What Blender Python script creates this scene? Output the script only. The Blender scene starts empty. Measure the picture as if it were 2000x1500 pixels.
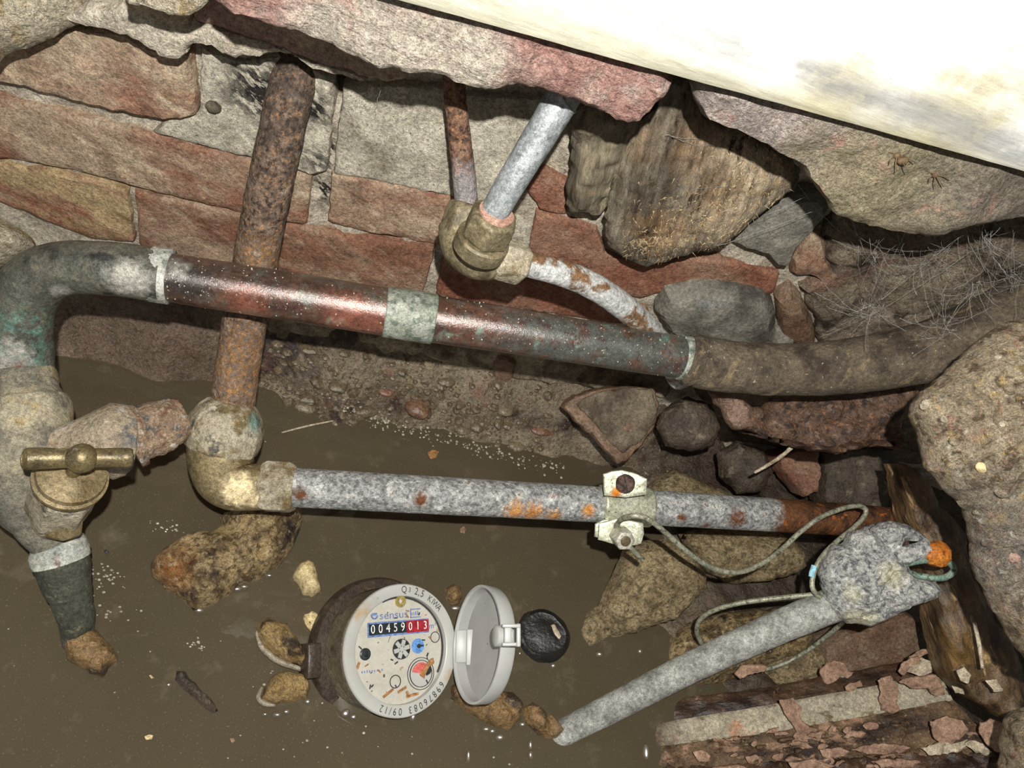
import bpy, bmesh, math, random
import numpy as np
from mathutils import Vector, Matrix, noise as mnoise, geometry as mgeo

random.seed(7)
SC = bpy.context.scene
COL = SC.collection

# ------------------------------------------------------------------ camera
# The pit: the brick wall is the plane y = 0 (the camera stands at y < 0), the water is z = 0.
F = 1450.0                                     # focal length in pixels of the 2000 px wide frame
nd = Vector((-650, 1050, 1450)).normalized()   # world down, seen from the camera (right, down, forward)
xd = Vector((math.cos(math.radians(13)), math.sin(math.radians(13)), 0))
xd.z = -(nd.x * xd.x + nd.y * xd.y) / nd.z
xd.normalize()                                 # world X along the wall
zu = -nd
yd = zu.cross(xd)                              # world Y, into the wall
RIGHT = Vector((xd.x, yd.x, zu.x))
DOWN = Vector((xd.y, yd.y, zu.y))
FWD = Vector((xd.z, yd.z, zu.z))
CAM = Vector((0.0, -0.37, 0.516))
cam_data = bpy.data.cameras.new('camera')
cam_data.sensor_width = 36.0
cam_data.lens = 36.0 * F / 2000.0
cam_data.clip_start = 0.01
cam = bpy.data.objects.new('camera', cam_data)
COL.objects.link(cam)
rot = Matrix((RIGHT, -DOWN, -FWD)).transposed()
cam.matrix_world = Matrix.Translation(CAM) @ rot.to_4x4()
SC.camera = cam

# ------------------------------------------------------------------ world, phone lamp, exposure
w = bpy.data.worlds.new('world')
SC.world = w
w.use_nodes = True
w.node_tree.nodes['Background'].inputs[0].default_value = (1.0, 0.96, 0.9, 1)
w.node_tree.nodes['Background'].inputs[1].default_value = 0.15
ld = bpy.data.lights.new('phone_flash', 'POINT')
ld.energy = 17.0
ld.shadow_soft_size = 0.004
ld.color = (1.0, 0.982, 0.945)
lo = bpy.data.objects.new('phone_flash', ld)
lo.location = CAM + RIGHT * 0.024 - DOWN * 0.046 - FWD * 0.06
COL.objects.link(lo)
SC.view_settings.view_transform = 'Standard'
SC.view_settings.look = 'None'
SC.view_settings.gamma = 1.0
SC.view_settings.use_curve_mapping = False
SC.view_settings.exposure = 0.0

# ------------------------------------------------------------------ where a thing of the photograph stands
def ray(px, py):
    return RIGHT * ((px - 1000) / F) + DOWN * ((py - 750) / F) + FWD
def at(px, py, d):                 # at a distance d in front of the camera
    return CAM + ray(px, py) * d
def dy(px, py, y):
    return (y - CAM.y) / ray(px, py).y
def dz(px, py, z):
    return (z - CAM.z) / ray(px, py).z
def on_y(px, py, y):               # on a plane parallel to the wall
    return at(px, py, dy(px, py, y))
def on_z(px, py, z):               # at a height above the water
    return at(px, py, dz(px, py, z))

def lin(v):
    v /= 255.0
    return v / 12.92 if v <= 0.04045 else ((v + 0.055) / 1.055) ** 2.4
def S(r, g, b, k=1.0):
    return (min(lin(r) * k, .95), min(lin(g) * k, .95), min(lin(b) * k, .95), 1.0)

# ------------------------------------------------------------------ materials
_off = [0]
def mat(name, base, layers=(), rough=0.8, metal=0.0, bumps=((300, .5, .002),), spec=0.4, coat=0.0, coat_rough=0.1, stretch=None, grain=((70, .7), (420, 1.5), (1500, 1.5))):
    """base = (colour, colour, noise scale); layers paint patches over it through noise, balls and slabs of space"""
    m = bpy.data.materials.new(name)
    m.use_nodes = True
    nt = m.node_tree
    N, L = nt.nodes, nt.links
    bs = N['Principled BSDF']
    geo = N.new('ShaderNodeNewGeometry')
    _off[0] += 1
    off = N.new('ShaderNodeVectorMath'); off.operation = 'ADD'
    L.new(geo.outputs['Position'], off.inputs[0])
    off.inputs[1].default_value = (_off[0] * 1.37, _off[0] * 0.73, _off[0] * 2.11)
    def math_(op, a, b=None, clamp=False):
        n = N.new('ShaderNodeMath'); n.operation = op; n.use_clamp = clamp
        for i, v in enumerate((a, b)):
            if v is None: continue
            if isinstance(v, (int, float)): n.inputs[i].default_value = v
            else: L.new(v, n.inputs[i])
        return n.outputs[0]
    def coords(st):
        if not st: return off.outputs[0]
        d, k = st
        d = Vector(d).normalized()
        dot = N.new('ShaderNodeVectorMath'); dot.operation = 'DOT_PRODUCT'
        L.new(off.outputs[0], dot.inputs[0]); dot.inputs[1].default_value = d
        sc = N.new('ShaderNodeVectorMath'); sc.operation = 'SCALE'
        sc.inputs[0].default_value = d * (1 - 1.0 / k)
        L.new(dot.outputs['Value'], sc.inputs['Scale'])
        su = N.new('ShaderNodeVectorMath'); su.operation = 'SUBTRACT'
        L.new(off.outputs[0], su.inputs[0]); L.new(sc.outputs[0], su.inputs[1])
        return su.outputs[0]
    def noise(scale, det=4, st=None, rg=.6):
        n = N.new('ShaderNodeTexNoise')
        n.inputs['Scale'].default_value = scale
        n.inputs['Detail'].default_value = det
        n.inputs['Roughness'].default_value = rg
        L.new(coords(st), n.inputs['Vector'])
        return n.outputs['Fac']
    def ramp(v, lo_, hi_):
        n = N.new('ShaderNodeMapRange'); n.clamp = True
        n.inputs[1].default_value = lo_; n.inputs[2].default_value = hi_
        L.new(v, n.inputs[0])
        return n.outputs[0]
    def mix(f, a, b):
        n = N.new('ShaderNodeMix'); n.data_type = 'RGBA'
        L.new(f, n.inputs[0])
        for i, v in ((6, a), (7, b)):
            if isinstance(v, tuple): n.inputs[i].default_value = v
            else: L.new(v, n.inputs[i])
        return n.outputs[2]
    def mixf(f, a, b):
        n = N.new('ShaderNodeMix'); n.data_type = 'FLOAT'
        L.new(f, n.inputs[0])
        for i, v in ((2, a), (3, b)):
            if isinstance(v, (int, float)): n.inputs[i].default_value = v
            else: L.new(v, n.inputs[i])
        return n.outputs[0]
    col = mix(ramp(noise(base[2], 5, stretch), .36, .64), base[0], base[1])
    rg, mt = rough, metal
    for l in layers:
        f = None
        if 's' in l:
            f = ramp(noise(l['s'], l.get('det', 4), l.get('st', stretch if l.get('grain') else None)), l.get('lo', .5), l.get('hi', .6))
        if 'balls' in l:
            tot = None
            for (c, r0, r1) in l['balls']:
                di = N.new('ShaderNodeVectorMath'); di.operation = 'DISTANCE'
                L.new(geo.outputs['Position'], di.inputs[0]); di.inputs[1].default_value = c
                v = di.outputs['Value']
                nz = math_('MULTIPLY', math_('SUBTRACT', noise(l.get('bs', 120), 5), .5), l.get('ba', 1.0) * (r0 + r1) * .9)
                v = ramp(math_('ADD', v, nz), r1, r0)
                tot = v if tot is None else math_('MAXIMUM', tot, v)
            f = tot if f is None else math_('MULTIPLY', f, tot)
        if 'slab' in l:          # a band of space: point, direction, from, to, softness
            p, d, a, b, so = l['slab']
            d = Vector(d).normalized()
            su = N.new('ShaderNodeVectorMath'); su.operation = 'SUBTRACT'
            L.new(geo.outputs['Position'], su.inputs[0]); su.inputs[1].default_value = p
            dt = N.new('ShaderNodeVectorMath'); dt.operation = 'DOT_PRODUCT'
            L.new(su.outputs[0], dt.inputs[0]); dt.inputs[1].default_value = d
            nz = math_('MULTIPLY', math_('SUBTRACT', noise(l.get('bs', 120), 5), .5), l.get('ba', 0.0))
            v = math_('ADD', dt.outputs['Value'], nz)
            v = math_('MULTIPLY', ramp(v, a - so, a + so), ramp(v, b + so, b - so))
            f = v if f is None else math_('MULTIPLY', f, v)
        if l.get('amt', 1) != 1: f = math_('MULTIPLY', f, l['amt'])
        if 'c' in l: col = mix(f, col, l['c'])
        if 'rough' in l: rg = mixf(f, rg, l['rough'])
        if 'metal' in l: mt = mixf(f, mt, l['metal'])
    if grain:
        for gr_ in grain:
            sc_, am = gr_[:2]
            fac = math_('MAXIMUM', math_('ADD', math_('MULTIPLY', math_('SUBTRACT', noise(sc_, 8, gr_[2] if len(gr_) > 2 else None, .75), .5), am * 2), 1.0), .05)
            n = N.new('ShaderNodeVectorMath'); n.operation = 'SCALE'
            if isinstance(col, tuple): n.inputs[0].default_value = col[:3]
            else: L.new(col, n.inputs[0])
            L.new(fac, n.inputs['Scale']); col = n.outputs[0]
    L.new(col, bs.inputs['Base Color'])
    for v, k in ((rg, 'Roughness'), (mt, 'Metallic')):
        if isinstance(v, (int, float)): bs.inputs[k].default_value = v
        else: L.new(v, bs.inputs[k])
    bs.inputs['Specular IOR Level'].default_value = spec
    bs.inputs['Coat Weight'].default_value = coat
    bs.inputs['Coat Roughness'].default_value = coat_rough
    prev = None
    for b in bumps:
        bn = N.new('ShaderNodeBump')
        bn.inputs['Strength'].default_value = b[1]
        bn.inputs['Distance'].default_value = b[2]
        L.new(noise(b[0], 6, b[3] if len(b) > 3 else stretch), bn.inputs['Height'])
        if prev: L.new(prev, bn.inputs['Normal'])
        prev = bn.outputs[0]
    if prev:
        L.new(prev, bs.inputs['Normal'])
        if coat: L.new(prev, bs.inputs['Coat Normal'])
    return m

# ------------------------------------------------------------------ objects
def thing(name, label, cat, loc, group=None):
    o = bpy.data.objects.new(name, None)
    o.empty_display_size = .01
    COL.objects.link(o)
    o.location = loc
    return tag(o, label, cat, group)
def tag(o, label, cat, group=None):
    o['label'] = label; o['category'] = cat
    if group: o['group'] = group
    return o
def world_loc(o):
    v = Vector((0, 0, 0))
    while o is not None:
        v = v + o.location; o = o.parent
    return v
def mesh(name, V, Fc, m, parent=None, smooth=True, kind=None):
    V = [Vector(v) for v in V]
    c = sum(V, Vector((0, 0, 0))) / max(1, len(V))
    me = bpy.data.meshes.new(name)
    me.from_pydata([v - c for v in V], [], Fc)
    if smooth: me.shade_smooth()
    if m: me.materials.append(m)
    me.update()
    o = bpy.data.objects.new(name, me)
    COL.objects.link(o)
    if parent:
        o.parent = parent
        o.location = c - world_loc(parent)
    else:
        o.location = c
    if kind: o['kind'] = kind
    return o
def join(parts):
    V, Fc = [], []
    for v, f in parts:
        n = len(V)
        V += list(v)
        Fc += [tuple(i + n for i in q) for q in f]
    return V, Fc
def fnoise(p, freq, octs=4):
    return mnoise.fractal(Vector(p) * freq, .9, 2.1, octs)

def path(pts, n=8):                 # Catmull-Rom through (position, radius)
    out = []
    P = [pts[0]] + list(pts) + [pts[-1]]
    for i in range(1, len(P) - 2):
        for k in range(n):
            t = k / n
            a, b, c, d = (P[i + j][0] for j in (-1, 0, 1, 2))
            p = 0.5 * ((2 * b) + (c - a) * t + (2 * a - 5 * b + 4 * c - d) * t * t + (3 * b - a - 3 * c + d) * t ** 3)
            r = P[i][1] * (1 - t) + P[i + 1][1] * t
            out.append((p, r))
    out.append(pts[-1])
    return out
def tube_vf(pts, seg=24, rough=0.0, freq=80, n=8, smooth_path=True, cap=True, octs=4):
    P = path(pts, n) if smooth_path else pts
    V, Fc = [], []
    t0 = (P[1][0] - P[0][0]).normalized()
    up = t0.orthogonal().normalized()
    for i, (p, r) in enumerate(P):
        t = (P[min(i + 1, len(P) - 1)][0] - P[max(i - 1, 0)][0]).normalized()
        up = (up - t * up.dot(t)).normalized()
        side = t.cross(up)
        for k in range(seg):
            a = 2 * math.pi * k / seg
            d = up * math.cos(a) + side * math.sin(a)
            rr = r
            if rough: rr = r * (1 + rough * fnoise(p + d * r, freq, octs))
            V.append(p + d * rr)
    for i in range(len(P) - 1):
        for k in range(seg):
            k2 = (k + 1) % seg
            Fc.append((i * seg + k, i * seg + k2, (i + 1) * seg + k2, (i + 1) * seg + k))
    if cap:
        Fc.append(tuple(range(seg - 1, -1, -1)))
        Fc.append(tuple(range((len(P) - 1) * seg, len(P) * seg)))
    return V, Fc
def px_path(spec):                  # (px, py, distance, radius in px)
    return [(at(x, y, d), r * d / F) for x, y, d, r in spec]
def tube(name, spec, m, parent=None, smooth=True, **k):
    V, Fc = tube_vf(px_path(spec), **k)
    return mesh(name, V, Fc, m, parent, smooth)
def lathe_vf(p0, axis, prof, seg=32, turn=0.0, rough=0, freq=100, closed=True, ref=None):
    """prof = [(along, radius)] ; hex nuts use seg=6"""
    axis = Vector(axis).normalized()
    up = Vector(ref) if ref else axis.orthogonal()
    up = (up - axis * up.dot(axis)).normalized()
    side = axis.cross(up)
    V, Fc = [], []
    for s, r in prof:
        for k in range(seg):
            a = turn + 2 * math.pi * k / seg
            d = up * math.cos(a) + side * math.sin(a)
            q = p0 + axis * s + d * r
            if rough: q = q + d * (rough * r * fnoise(q, freq))
            V.append(q)
    n = len(prof)
    for i in range(n - 1):
        for k in range(seg):
            k2 = (k + 1) % seg
            Fc.append((i * seg + k, i * seg + k2, (i + 1) * seg + k2, (i + 1) * seg + k))
    if closed:
        Fc.append(tuple(range(seg - 1, -1, -1)))
        Fc.append(tuple(range((n - 1) * seg, n * seg)))
    return V, Fc
def lathe(name, p0, axis, prof, m, parent=None, smooth=True, **k):
    V, Fc = lathe_vf(p0, axis, prof, **k)
    o = mesh(name, V, Fc, m, parent, smooth)
    if smooth: sharp(o)
    return o
def sharp(o, deg=40):
    bm = bmesh.new(); bm.from_mesh(o.data)
    for e in bm.edges:
        if len(e.link_faces) == 2 and e.calc_face_angle(0) > math.radians(deg): e.smooth = False
    bm.to_mesh(o.data); bm.free()
    return o
def nut_vf(p0, p1, r, turn=0.0, cham=.12, ref=None):
    ax = p1 - p0; L = ax.length
    hexa = lathe_vf(p0, ax, [(0, r * .86), (L * cham, r), (L * (1 - cham), r), (L, r * .86)], seg=6, turn=turn, ref=ref)
    return hexa

def relief_vf(poly, spec, kind='slab', h=.008, back=.02, bev=.003, amp=.001, freq=60, res=14, jit=.25, seed=0, tilt=None, octs=4):
    """A solid from a traced outline lying on a plane of the place: ('y', y) parallel to the wall, ('z', z) level, ('d', d) facing the pit mouth.
    slab: flat with rounded arrises; rock: bulging to height h at both sides."""
    cx = sum(p[0] for p in poly) / len(poly); cy = sum(p[1] for p in poly) / len(poly)
    k, v0 = spec[0], spec[1]
    if k == 'y':
        nrm = Vector((0, -1, 0)); o = on_y(cx, cy, v0)
    elif k == 'z':
        nrm = Vector((0, 0, 1)); o = on_z(cx, cy, v0)
    else:
        nrm = -FWD; o = at(cx, cy, v0)
    if tilt: nrm = (nrm + Vector(tilt)).normalized()
    e1 = (RIGHT - nrm * RIGHT.dot(nrm)).normalized()
    e2 = nrm.cross(e1)
    P2 = []
    for p in poly:
        d = ray(*p)
        t = (o - CAM).dot(nrm) / d.dot(nrm)
        q = CAM + d * t - o
        P2.append((q.dot(e1), q.dot(e2)))
    dist0 = (o - CAM).dot(FWD)
    s = res * dist0 / F
    E = []
    n = len(P2)
    for i in range(n):
        a = np.array(P2[i]); b = np.array(P2[(i + 1) % n])
        L = np.linalg.norm(b - a)
        m = max(1, int(round(L / s)))
        for j in range(m):
            q = a + (b - a) * j / m
            if jit:
                nv = Vector((q[0] + seed, q[1] + 3.1 * seed, o.x * 3))
                q = q + np.array((fnoise(nv, 1 / (s * 2.2), 3), fnoise(nv + Vector((9, 5, 2)), 1 / (s * 2.2), 3))) * s * jit
            E.append(q)
    E = np.array(E)
    A, B = E, np.roll(E, -1, axis=0)
    def edge_dist(Q):
        d = B - A
        L2 = (d ** 2).sum(1) + 1e-18
        t = np.clip(((Q[:, None, :] - A[None]) * d[None]).sum(2) / L2, 0, 1)
        pr = A[None] + t[:, :, None] * d[None]
        return np.sqrt(((Q[:, None, :] - pr) ** 2).sum(2)).min(1)
    def inside(Q):
        x, y = Q[:, 0:1], Q[:, 1:2]
        c = ((A[None, :, 1] > y) != (B[None, :, 1] > y)) & (x < (B - A)[None, :, 0] * (y - A[None, :, 1]) / ((B - A)[None, :, 1] + 1e-15) + A[None, :, 0])
        return (c.sum(1) % 2) == 1
    lo_, hi_ = E.min(0), E.max(0)
    gx = np.arange(lo_[0], hi_[0], s); gy = np.arange(lo_[1], hi_[1], s * .87)
    G = np.array([(x + (j % 2) * s * .5, y) for j, y in enumerate(gy) for x in gx]) if len(gx) and len(gy) else np.zeros((0, 2))
    if len(G):
        G = G[inside(G)]
    if len(G):
        ed = edge_dist(G); G = G[ed > s * .55]
    if len(G):
        G = G + np.array([[random.uniform(-.15, .15) * s, random.uniform(-.15, .15) * s] for _ in G])
    ring = []
    if kind == 'slab' and bev > 0:       # rings just inside the outline give a clean arris
        T = np.roll(E, -1, axis=0) - np.roll(E, 1, axis=0)
        T = T / (np.linalg.norm(T, axis=1)[:, None] + 1e-12)
        NN = np.stack([-T[:, 1], T[:, 0]], 1)
        area = (A[:, 0] * B[:, 1] - B[:, 0] * A[:, 1]).sum()
        if area < 0: NN = -NN
        for f in (.3, 1.0):
            R = E + NN * bev * f
            ok = inside(R) & (edge_dist(R) > bev * f * .8)
            ring.append(R[ok])
        if len(G):
            G = G[edge_dist(G) > bev * 1.02 + s * .4]
        R = np.concatenate(ring)
        G = np.concatenate([G, R]) if len(G) else R
    pts = [Vector((float(q[0]), float(q[1]))) for q in E] + [Vector((float(q[0]), float(q[1]))) for q in G]
    ne = len(E)
    edges = [(i, (i + 1) % ne) for i in range(ne)]
    r = mgeo.delaunay_2d_cdt(pts, edges, [], 1, 1e-9)
    v2, tri = r[0], r[2]
    Q = np.array([(p.x, p.y) for p in v2])
    ed = edge_dist(Q)
    on_edge = ed < s * .03
    mx = max(ed.max(), 1e-6)
    V = []
    for i, q in enumerate(Q):
        d = ed[i]
        base = o + e1 * float(q[0]) + e2 * float(q[1])
        nz = fnoise(base + Vector((seed, seed, 0)), freq, octs) * amp
        if kind == 'slab':
            t = min(1, d / max(bev, 1e-6))
            z = h * math.sqrt(max(0, 1 - (1 - t) ** 2)) if bev > 0 else h
            z += nz * (0.3 + .7 * t)
        else:
            t = min(1, d / (mx * .92))
            z = h * math.sqrt(max(0, 1 - (1 - t) ** 2)) + nz * (0.25 + .75 * min(1, t * 3))
        V.append(base + nrm * z)
    nv = len(V)
    Fc = [tuple(t) for t in tri]
    # orient to the front
    if Fc:
        a, b, c = (V[i] for i in Fc[0])
        a2 = (b - a).cross(c - a).dot(nrm)
        if a2 < 0: Fc = [t[::-1] for t in Fc]
    bi = {}
    for i, q in enumerate(Q):
        d = ed[i]
        base = o + e1 * float(q[0]) + e2 * float(q[1])
        if kind == 'slab':
            V.append(base - nrm * back)
            bi[i] = len(V) - 1
        else:
            if on_edge[i]:
                bi[i] = i
            else:
                t = min(1, d / (mx * .92))
                V.append(base - nrm * (back * math.sqrt(max(0, 1 - (1 - t) ** 2))))
                bi[i] = len(V) - 1
    front = list(Fc)
    cnt = {}
    for t in front:
        for a, b in ((t[0], t[1]), (t[1], t[2]), (t[2], t[0])):
            cnt[(a, b)] = 1
    for t in front:
        Fc.append(tuple(bi[i] for i in t[::-1]))
    if kind == 'slab':
        for (a, b) in list(cnt):
            if (b, a) not in cnt:
                Fc.append((b, a, bi[a], bi[b]))
    return V, Fc
def relief(name, poly, spec, m, parent=None, smooth=True, ang=38, **k):
    V, Fc = relief_vf(poly, spec, **k)
    o = mesh(name, V, Fc, m, parent, smooth)
    if smooth: sharp(o, ang)
    return o
def ball_vf(c, rx, ry=None, rz=None, ax=(Vector((1, 0, 0)), Vector((0, 1, 0)), Vector((0, 0, 1))), seg=16, rings=10, amp=0, freq=100):
    ry = ry or rx; rz = rz or rx
    V, Fc = [], []
    for i in range(rings + 1):
        th = math.pi * i / rings
        for k in range(seg):
            a = 2 * math.pi * k / seg
            d = Vector((math.sin(th) * math.cos(a), math.sin(th) * math.sin(a), math.cos(th)))
            p = c + ax[0] * (d.x * rx) + ax[1] * (d.y * ry) + ax[2] * (d.z * rz)
            if amp: p = c + (p - c) * (1 + amp * fnoise(p, freq))
            V.append(p)
    for i in range(rings):
        for k in range(seg):
            k2 = (k + 1) % seg
            Fc.append((i * seg + k, (i + 1) * seg + k, (i + 1) * seg + k2, i * seg + k2))
    return V, Fc
def box_vf(c, a, b, n):             # centre and three half axes
    V = [c + a * i + b * j + n * k for i in (-1, 1) for j in (-1, 1) for k in (-1, 1)]
    return V, [(0, 1, 3, 2), (4, 6, 7, 5), (0, 4, 5, 1), (2, 3, 7, 6), (0, 2, 6, 4), (1, 5, 7, 3)]
def bevel(o, w_, seg=2):
    bm = bmesh.new(); bm.from_mesh(o.data)
    bmesh.ops.remove_doubles(bm, verts=bm.verts, dist=1e-6)
    bmesh.ops.recalc_face_normals(bm, faces=bm.faces)
    bmesh.ops.bevel(bm, geom=list(bm.edges), offset=w_, segments=seg, affect='EDGES', profile=.5)
    bm.to_mesh(o.data); bm.free()
    o.data.shade_smooth(); sharp(o, 50)
    return o

# ------------------------------------------------------------------ materials of the place
GR = lambda p, s: (p, s)
M = {}
M['mortar'] = mat('mortar', (S(172, 161, 143), S(188, 178, 160), 60), [
    dict(c=S(40, 37, 34), s=230, lo=.46, hi=.52, st=((.8, 0, -.6), 2.5), balls=[(tuple(on_y(628, 300, 0)), .006, .016), (tuple(on_y(632, 375, 0)), .005, .014)], bs=200, ba=.7),
    dict(c=S(136, 124, 102), s=35, lo=.56, hi=.74), dict(c=S(98, 90, 74), s=400, lo=.62, hi=.70, amt=.6)],
    rough=.95, bumps=((90, .7, .005), (350, .7, .0025), (1200, .7, .001)), spec=.2)
M['mortar_dirty'] = mat('mortar_dirty', (S(120, 108, 90), S(150, 138, 114), 50), [
    dict(c=S(84, 72, 58), s=30, lo=.5, hi=.66)], rough=.9, bumps=((90, .6, .004), (600, .6, .0015)), spec=.3)
M['plaster'] = mat('plaster', (S(162, 155, 138), S(182, 175, 157), 45), [
    dict(c=S(116, 106, 90), s=25, lo=.56, hi=.7),
    dict(c=S(40, 37, 34), s=230, lo=.44, hi=.50, st=((.8, 0, -.6), 2.5), balls=[(tuple(on_y(515, 175, 0)), .010, .026), (tuple(on_y(615, 205, 0)), .005, .016), (tuple(on_y(620, 310, 0)), .003, .013)], bs=200, ba=.7), dict(c=S(80, 76, 68), s=520, lo=.62, hi=.68, amt=.8)],
    rough=.95, bumps=((120, .5, .003), (500, .6, .0018), (1400, .6, .0008)), spec=.2)
def brick_mat(name, a, b, extra=(), rough=.88, haze=.5):
    return mat(name, (a, b, 55), [
        dict(c=S(168, 150, 126), s=30, lo=.43, hi=.62, amt=haze, st=((1, 0, -.2), 2.2)),
        dict(c=S(188, 172, 146), s=130, lo=.56, hi=.70, amt=haze * .8, st=((1, 0, -.4), 3)),
        dict(c=S(92, 66, 54), s=28, lo=.58, hi=.74, amt=.7),
        dict(c=S(60, 46, 40), s=420, lo=.66, hi=.72, amt=.6)] + list(extra),
        rough=rough, bumps=((140, .6, .003), (600, .7, .0015), (1500, .5, .0006)), spec=.25)
M['brick'] = brick_mat('brick', S(128, 90, 70), S(142, 104, 84), haze=.85)
M['brick_red'] = brick_mat('brick_red', S(120, 83, 64), S(132, 94, 74), haze=.6)
M['brick_deep'] = brick_mat('brick_deep', S(122, 80, 62), S(136, 90, 70), haze=.3, rough=.75)
M['brick_pale'] = brick_mat('brick_pale', S(146, 116, 104), S(160, 132, 118), haze=.7)
M['brick_wet'] = brick_mat('brick_wet', S(100, 76, 60), S(122, 96, 76), haze=.3, rough=.45)
wp = lambda x, y, yy=0.0: tuple(on_y(x, y, yy))
M['brick_smeared'] = brick_mat('brick_smeared', S(124, 84, 64), S(138, 94, 74), [
    dict(c=S(172, 152, 114), s=70, lo=.40, hi=.52, st=((1, 0, -.5), 4), balls=[(wp(60, 330), .02, .04), (wp(200, 400), .014, .035), (wp(245, 385), .012, .02)], bs=90, ba=1.0, amt=.85),
    dict(c=S(112, 84, 44), s=60, lo=.56, hi=.66, st=((1, 0, -.5), 4), amt=.8)])
M['brick_pink'] = mat('brick_pink', (S(134, 100, 91), S(148, 118, 108), 50), [
    dict(c=S(158, 145, 134), s=55, lo=.50, hi=.66, amt=.85), dict(c=S(150, 100, 88), s=90, lo=.6, hi=.75, amt=.6),
    dict(c=S(162, 152, 138), balls=[(tuple(on_y(780, 90, -.075)), .02, .035), (tuple(on_y(880, 110, -.075)), .018, .032), (tuple(on_y(650, 50, -.075)), .01, .022)], bs=110, ba=1.0),
    dict(c=S(90, 76, 70), s=700, lo=.65, hi=.70, amt=.7)],
    rough=.95, bumps=((70, .8, .005), (170, .7, .004, ((1, 0, -.1), 4)), (600, .7, .002), (1500, .5, .0008)), spec=.2)
M['ledge_right'] = mat('ledge_right', (S(136, 125, 118), S(150, 138, 130), 45), [
    dict(c=S(138, 128, 104), balls=[(tuple(on_y(1700, 390, -.07)), .04, .075), (tuple(on_y(1860, 400, -.07)), .03, .06)], bs=60, ba=.8),
    dict(c=S(128, 116, 100), s=30, lo=.5, hi=.7, st=((1, 0, -.3), 3)),
    dict(c=S(112, 104, 94), balls=[(tuple(on_y(1960, 360, -.07)), .025, .06)], bs=60, ba=.8, amt=.8),
    dict(c=S(150, 110, 96), s=70, lo=.58, hi=.7, amt=.6), dict(c=S(70, 60, 52), s=600, lo=.65, hi=.7, amt=.7)],
    rough=.95, bumps=((80, .7, .005), (200, .7, .003, ((1, 0, -.3), 3)), (600, .7, .002), (1500, .5, .0008)), spec=.2)
M['earth'] = mat('earth', (S(128, 114, 96), S(154, 140, 119), 45), [
    dict(c=S(66, 52, 42), s=40, lo=.52, hi=.66), dict(c=S(134, 94, 78), s=26, lo=.58, hi=.68, amt=.6),
    dict(c=S(156, 142, 118), s=240, lo=.63, hi=.7, amt=.6)], rough=.85, bumps=((60, .9, .008), (200, .9, .006), (700, .9, .0025)), spec=.3)
M['bed'] = mat('bed', (S(120, 107, 88), S(144, 130, 107), 60), [
    dict(c=S(58, 44, 34), s=30, lo=.5, hi=.64), dict(c=S(112, 70, 56), s=35, lo=.6, hi=.7, amt=.6),
    dict(c=S(140, 126, 100), s=160, lo=.6, hi=.68, amt=.6),
    dict(c=S(96, 76, 62), balls=[(tuple(on_z(250, 700, .03)), .05, .10)], bs=60, ba=.6, amt=.75),
    dict(c=S(62, 54, 52), s=120, lo=.40, hi=.55, balls=[(tuple(on_z(580, 690, .03)), .012, .03)], bs=90, ba=1.0, amt=.9),
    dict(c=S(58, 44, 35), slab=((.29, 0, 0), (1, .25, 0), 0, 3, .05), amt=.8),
    dict(rough=.25, s=50, lo=.4, hi=.6)], rough=.5, bumps=((70, .9, .006), (260, .9, .003), (900, .5, .001)), spec=.5)
M['limestone'] = mat('limestone', (S(170, 148, 108), S(188, 168, 128), 40), [
    dict(c=S(112, 96, 70), s=70, lo=.46, hi=.66), dict(c=S(100, 84, 60), s=240, lo=.50, hi=.62, amt=.8), dict(c=S(66, 54, 40), s=48, lo=.58, hi=.70), dict(c=S(150, 112, 60), s=40, lo=.62, hi=.74, amt=.5), dict(c=S(96, 84, 62), s=260, lo=.54, hi=.64, amt=.6),
    dict(c=S(200, 188, 150), s=150, lo=.62, hi=.7, amt=.5)], rough=.55, bumps=((90, .9, .007), (350, .9, .004), (1200, .7, .0012)), spec=.45)
M['limestone_wet'] = mat('limestone_wet', (S(160, 136, 92), S(182, 158, 114), 45), [
    dict(c=S(96, 74, 46), s=80, lo=.46, hi=.64), dict(c=S(80, 60, 38), s=260, lo=.50, hi=.60, amt=.8), dict(c=S(44, 34, 24), s=42, lo=.56, hi=.66), dict(c=S(176, 108, 40), balls=[(tuple(on_z(345, 1108, .015)), .002, .020)], bs=160, ba=1.2, amt=.6), dict(c=S(188, 172, 132), s=220, lo=.56, hi=.68, amt=.7)],
    rough=.36, bumps=((90, .9, .007), (350, .9, .004), (1200, .7, .0012)), spec=.6)
M['stone_brown'] = mat('stone_brown', (S(118, 92, 58), S(146, 116, 74), 80), [
    dict(c=S(60, 46, 32), s=60, lo=.48, hi=.62), dict(c=S(176, 156, 116), s=240, lo=.6, hi=.7, amt=.5)], rough=.35, bumps=((120, .9, .004), (500, .6, .002)), spec=.6)
M['stone_ridged'] = mat('stone_ridged', (S(150, 122, 76), S(170, 142, 94), 120), [
    dict(c=S(74, 56, 34), s=70, lo=.52, hi=.62, st=((.4, .3, 0), 5)), dict(c=S(54, 42, 30), s=35, lo=.58, hi=.68)], rough=.35,
    bumps=((190, .9, .004, ((.7, .5, 0), .3)), (500, .5, .002)), spec=.6)
M['pebble_pale'] = mat('pebble_pale', (S(196, 174, 124), S(214, 194, 148), 60), [dict(c=S(120, 96, 60), s=260, lo=.62, hi=.7)], rough=.5, bumps=((200, .5, .002),))
M['stone_dark'] = mat('stone_dark', (S(66, 56, 46), S(88, 76, 62), 60), [dict(c=S(120, 108, 90), s=90, lo=.58, hi=.7)], rough=.5, bumps=((120, .8, .004), (500, .5, .002)))
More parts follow.
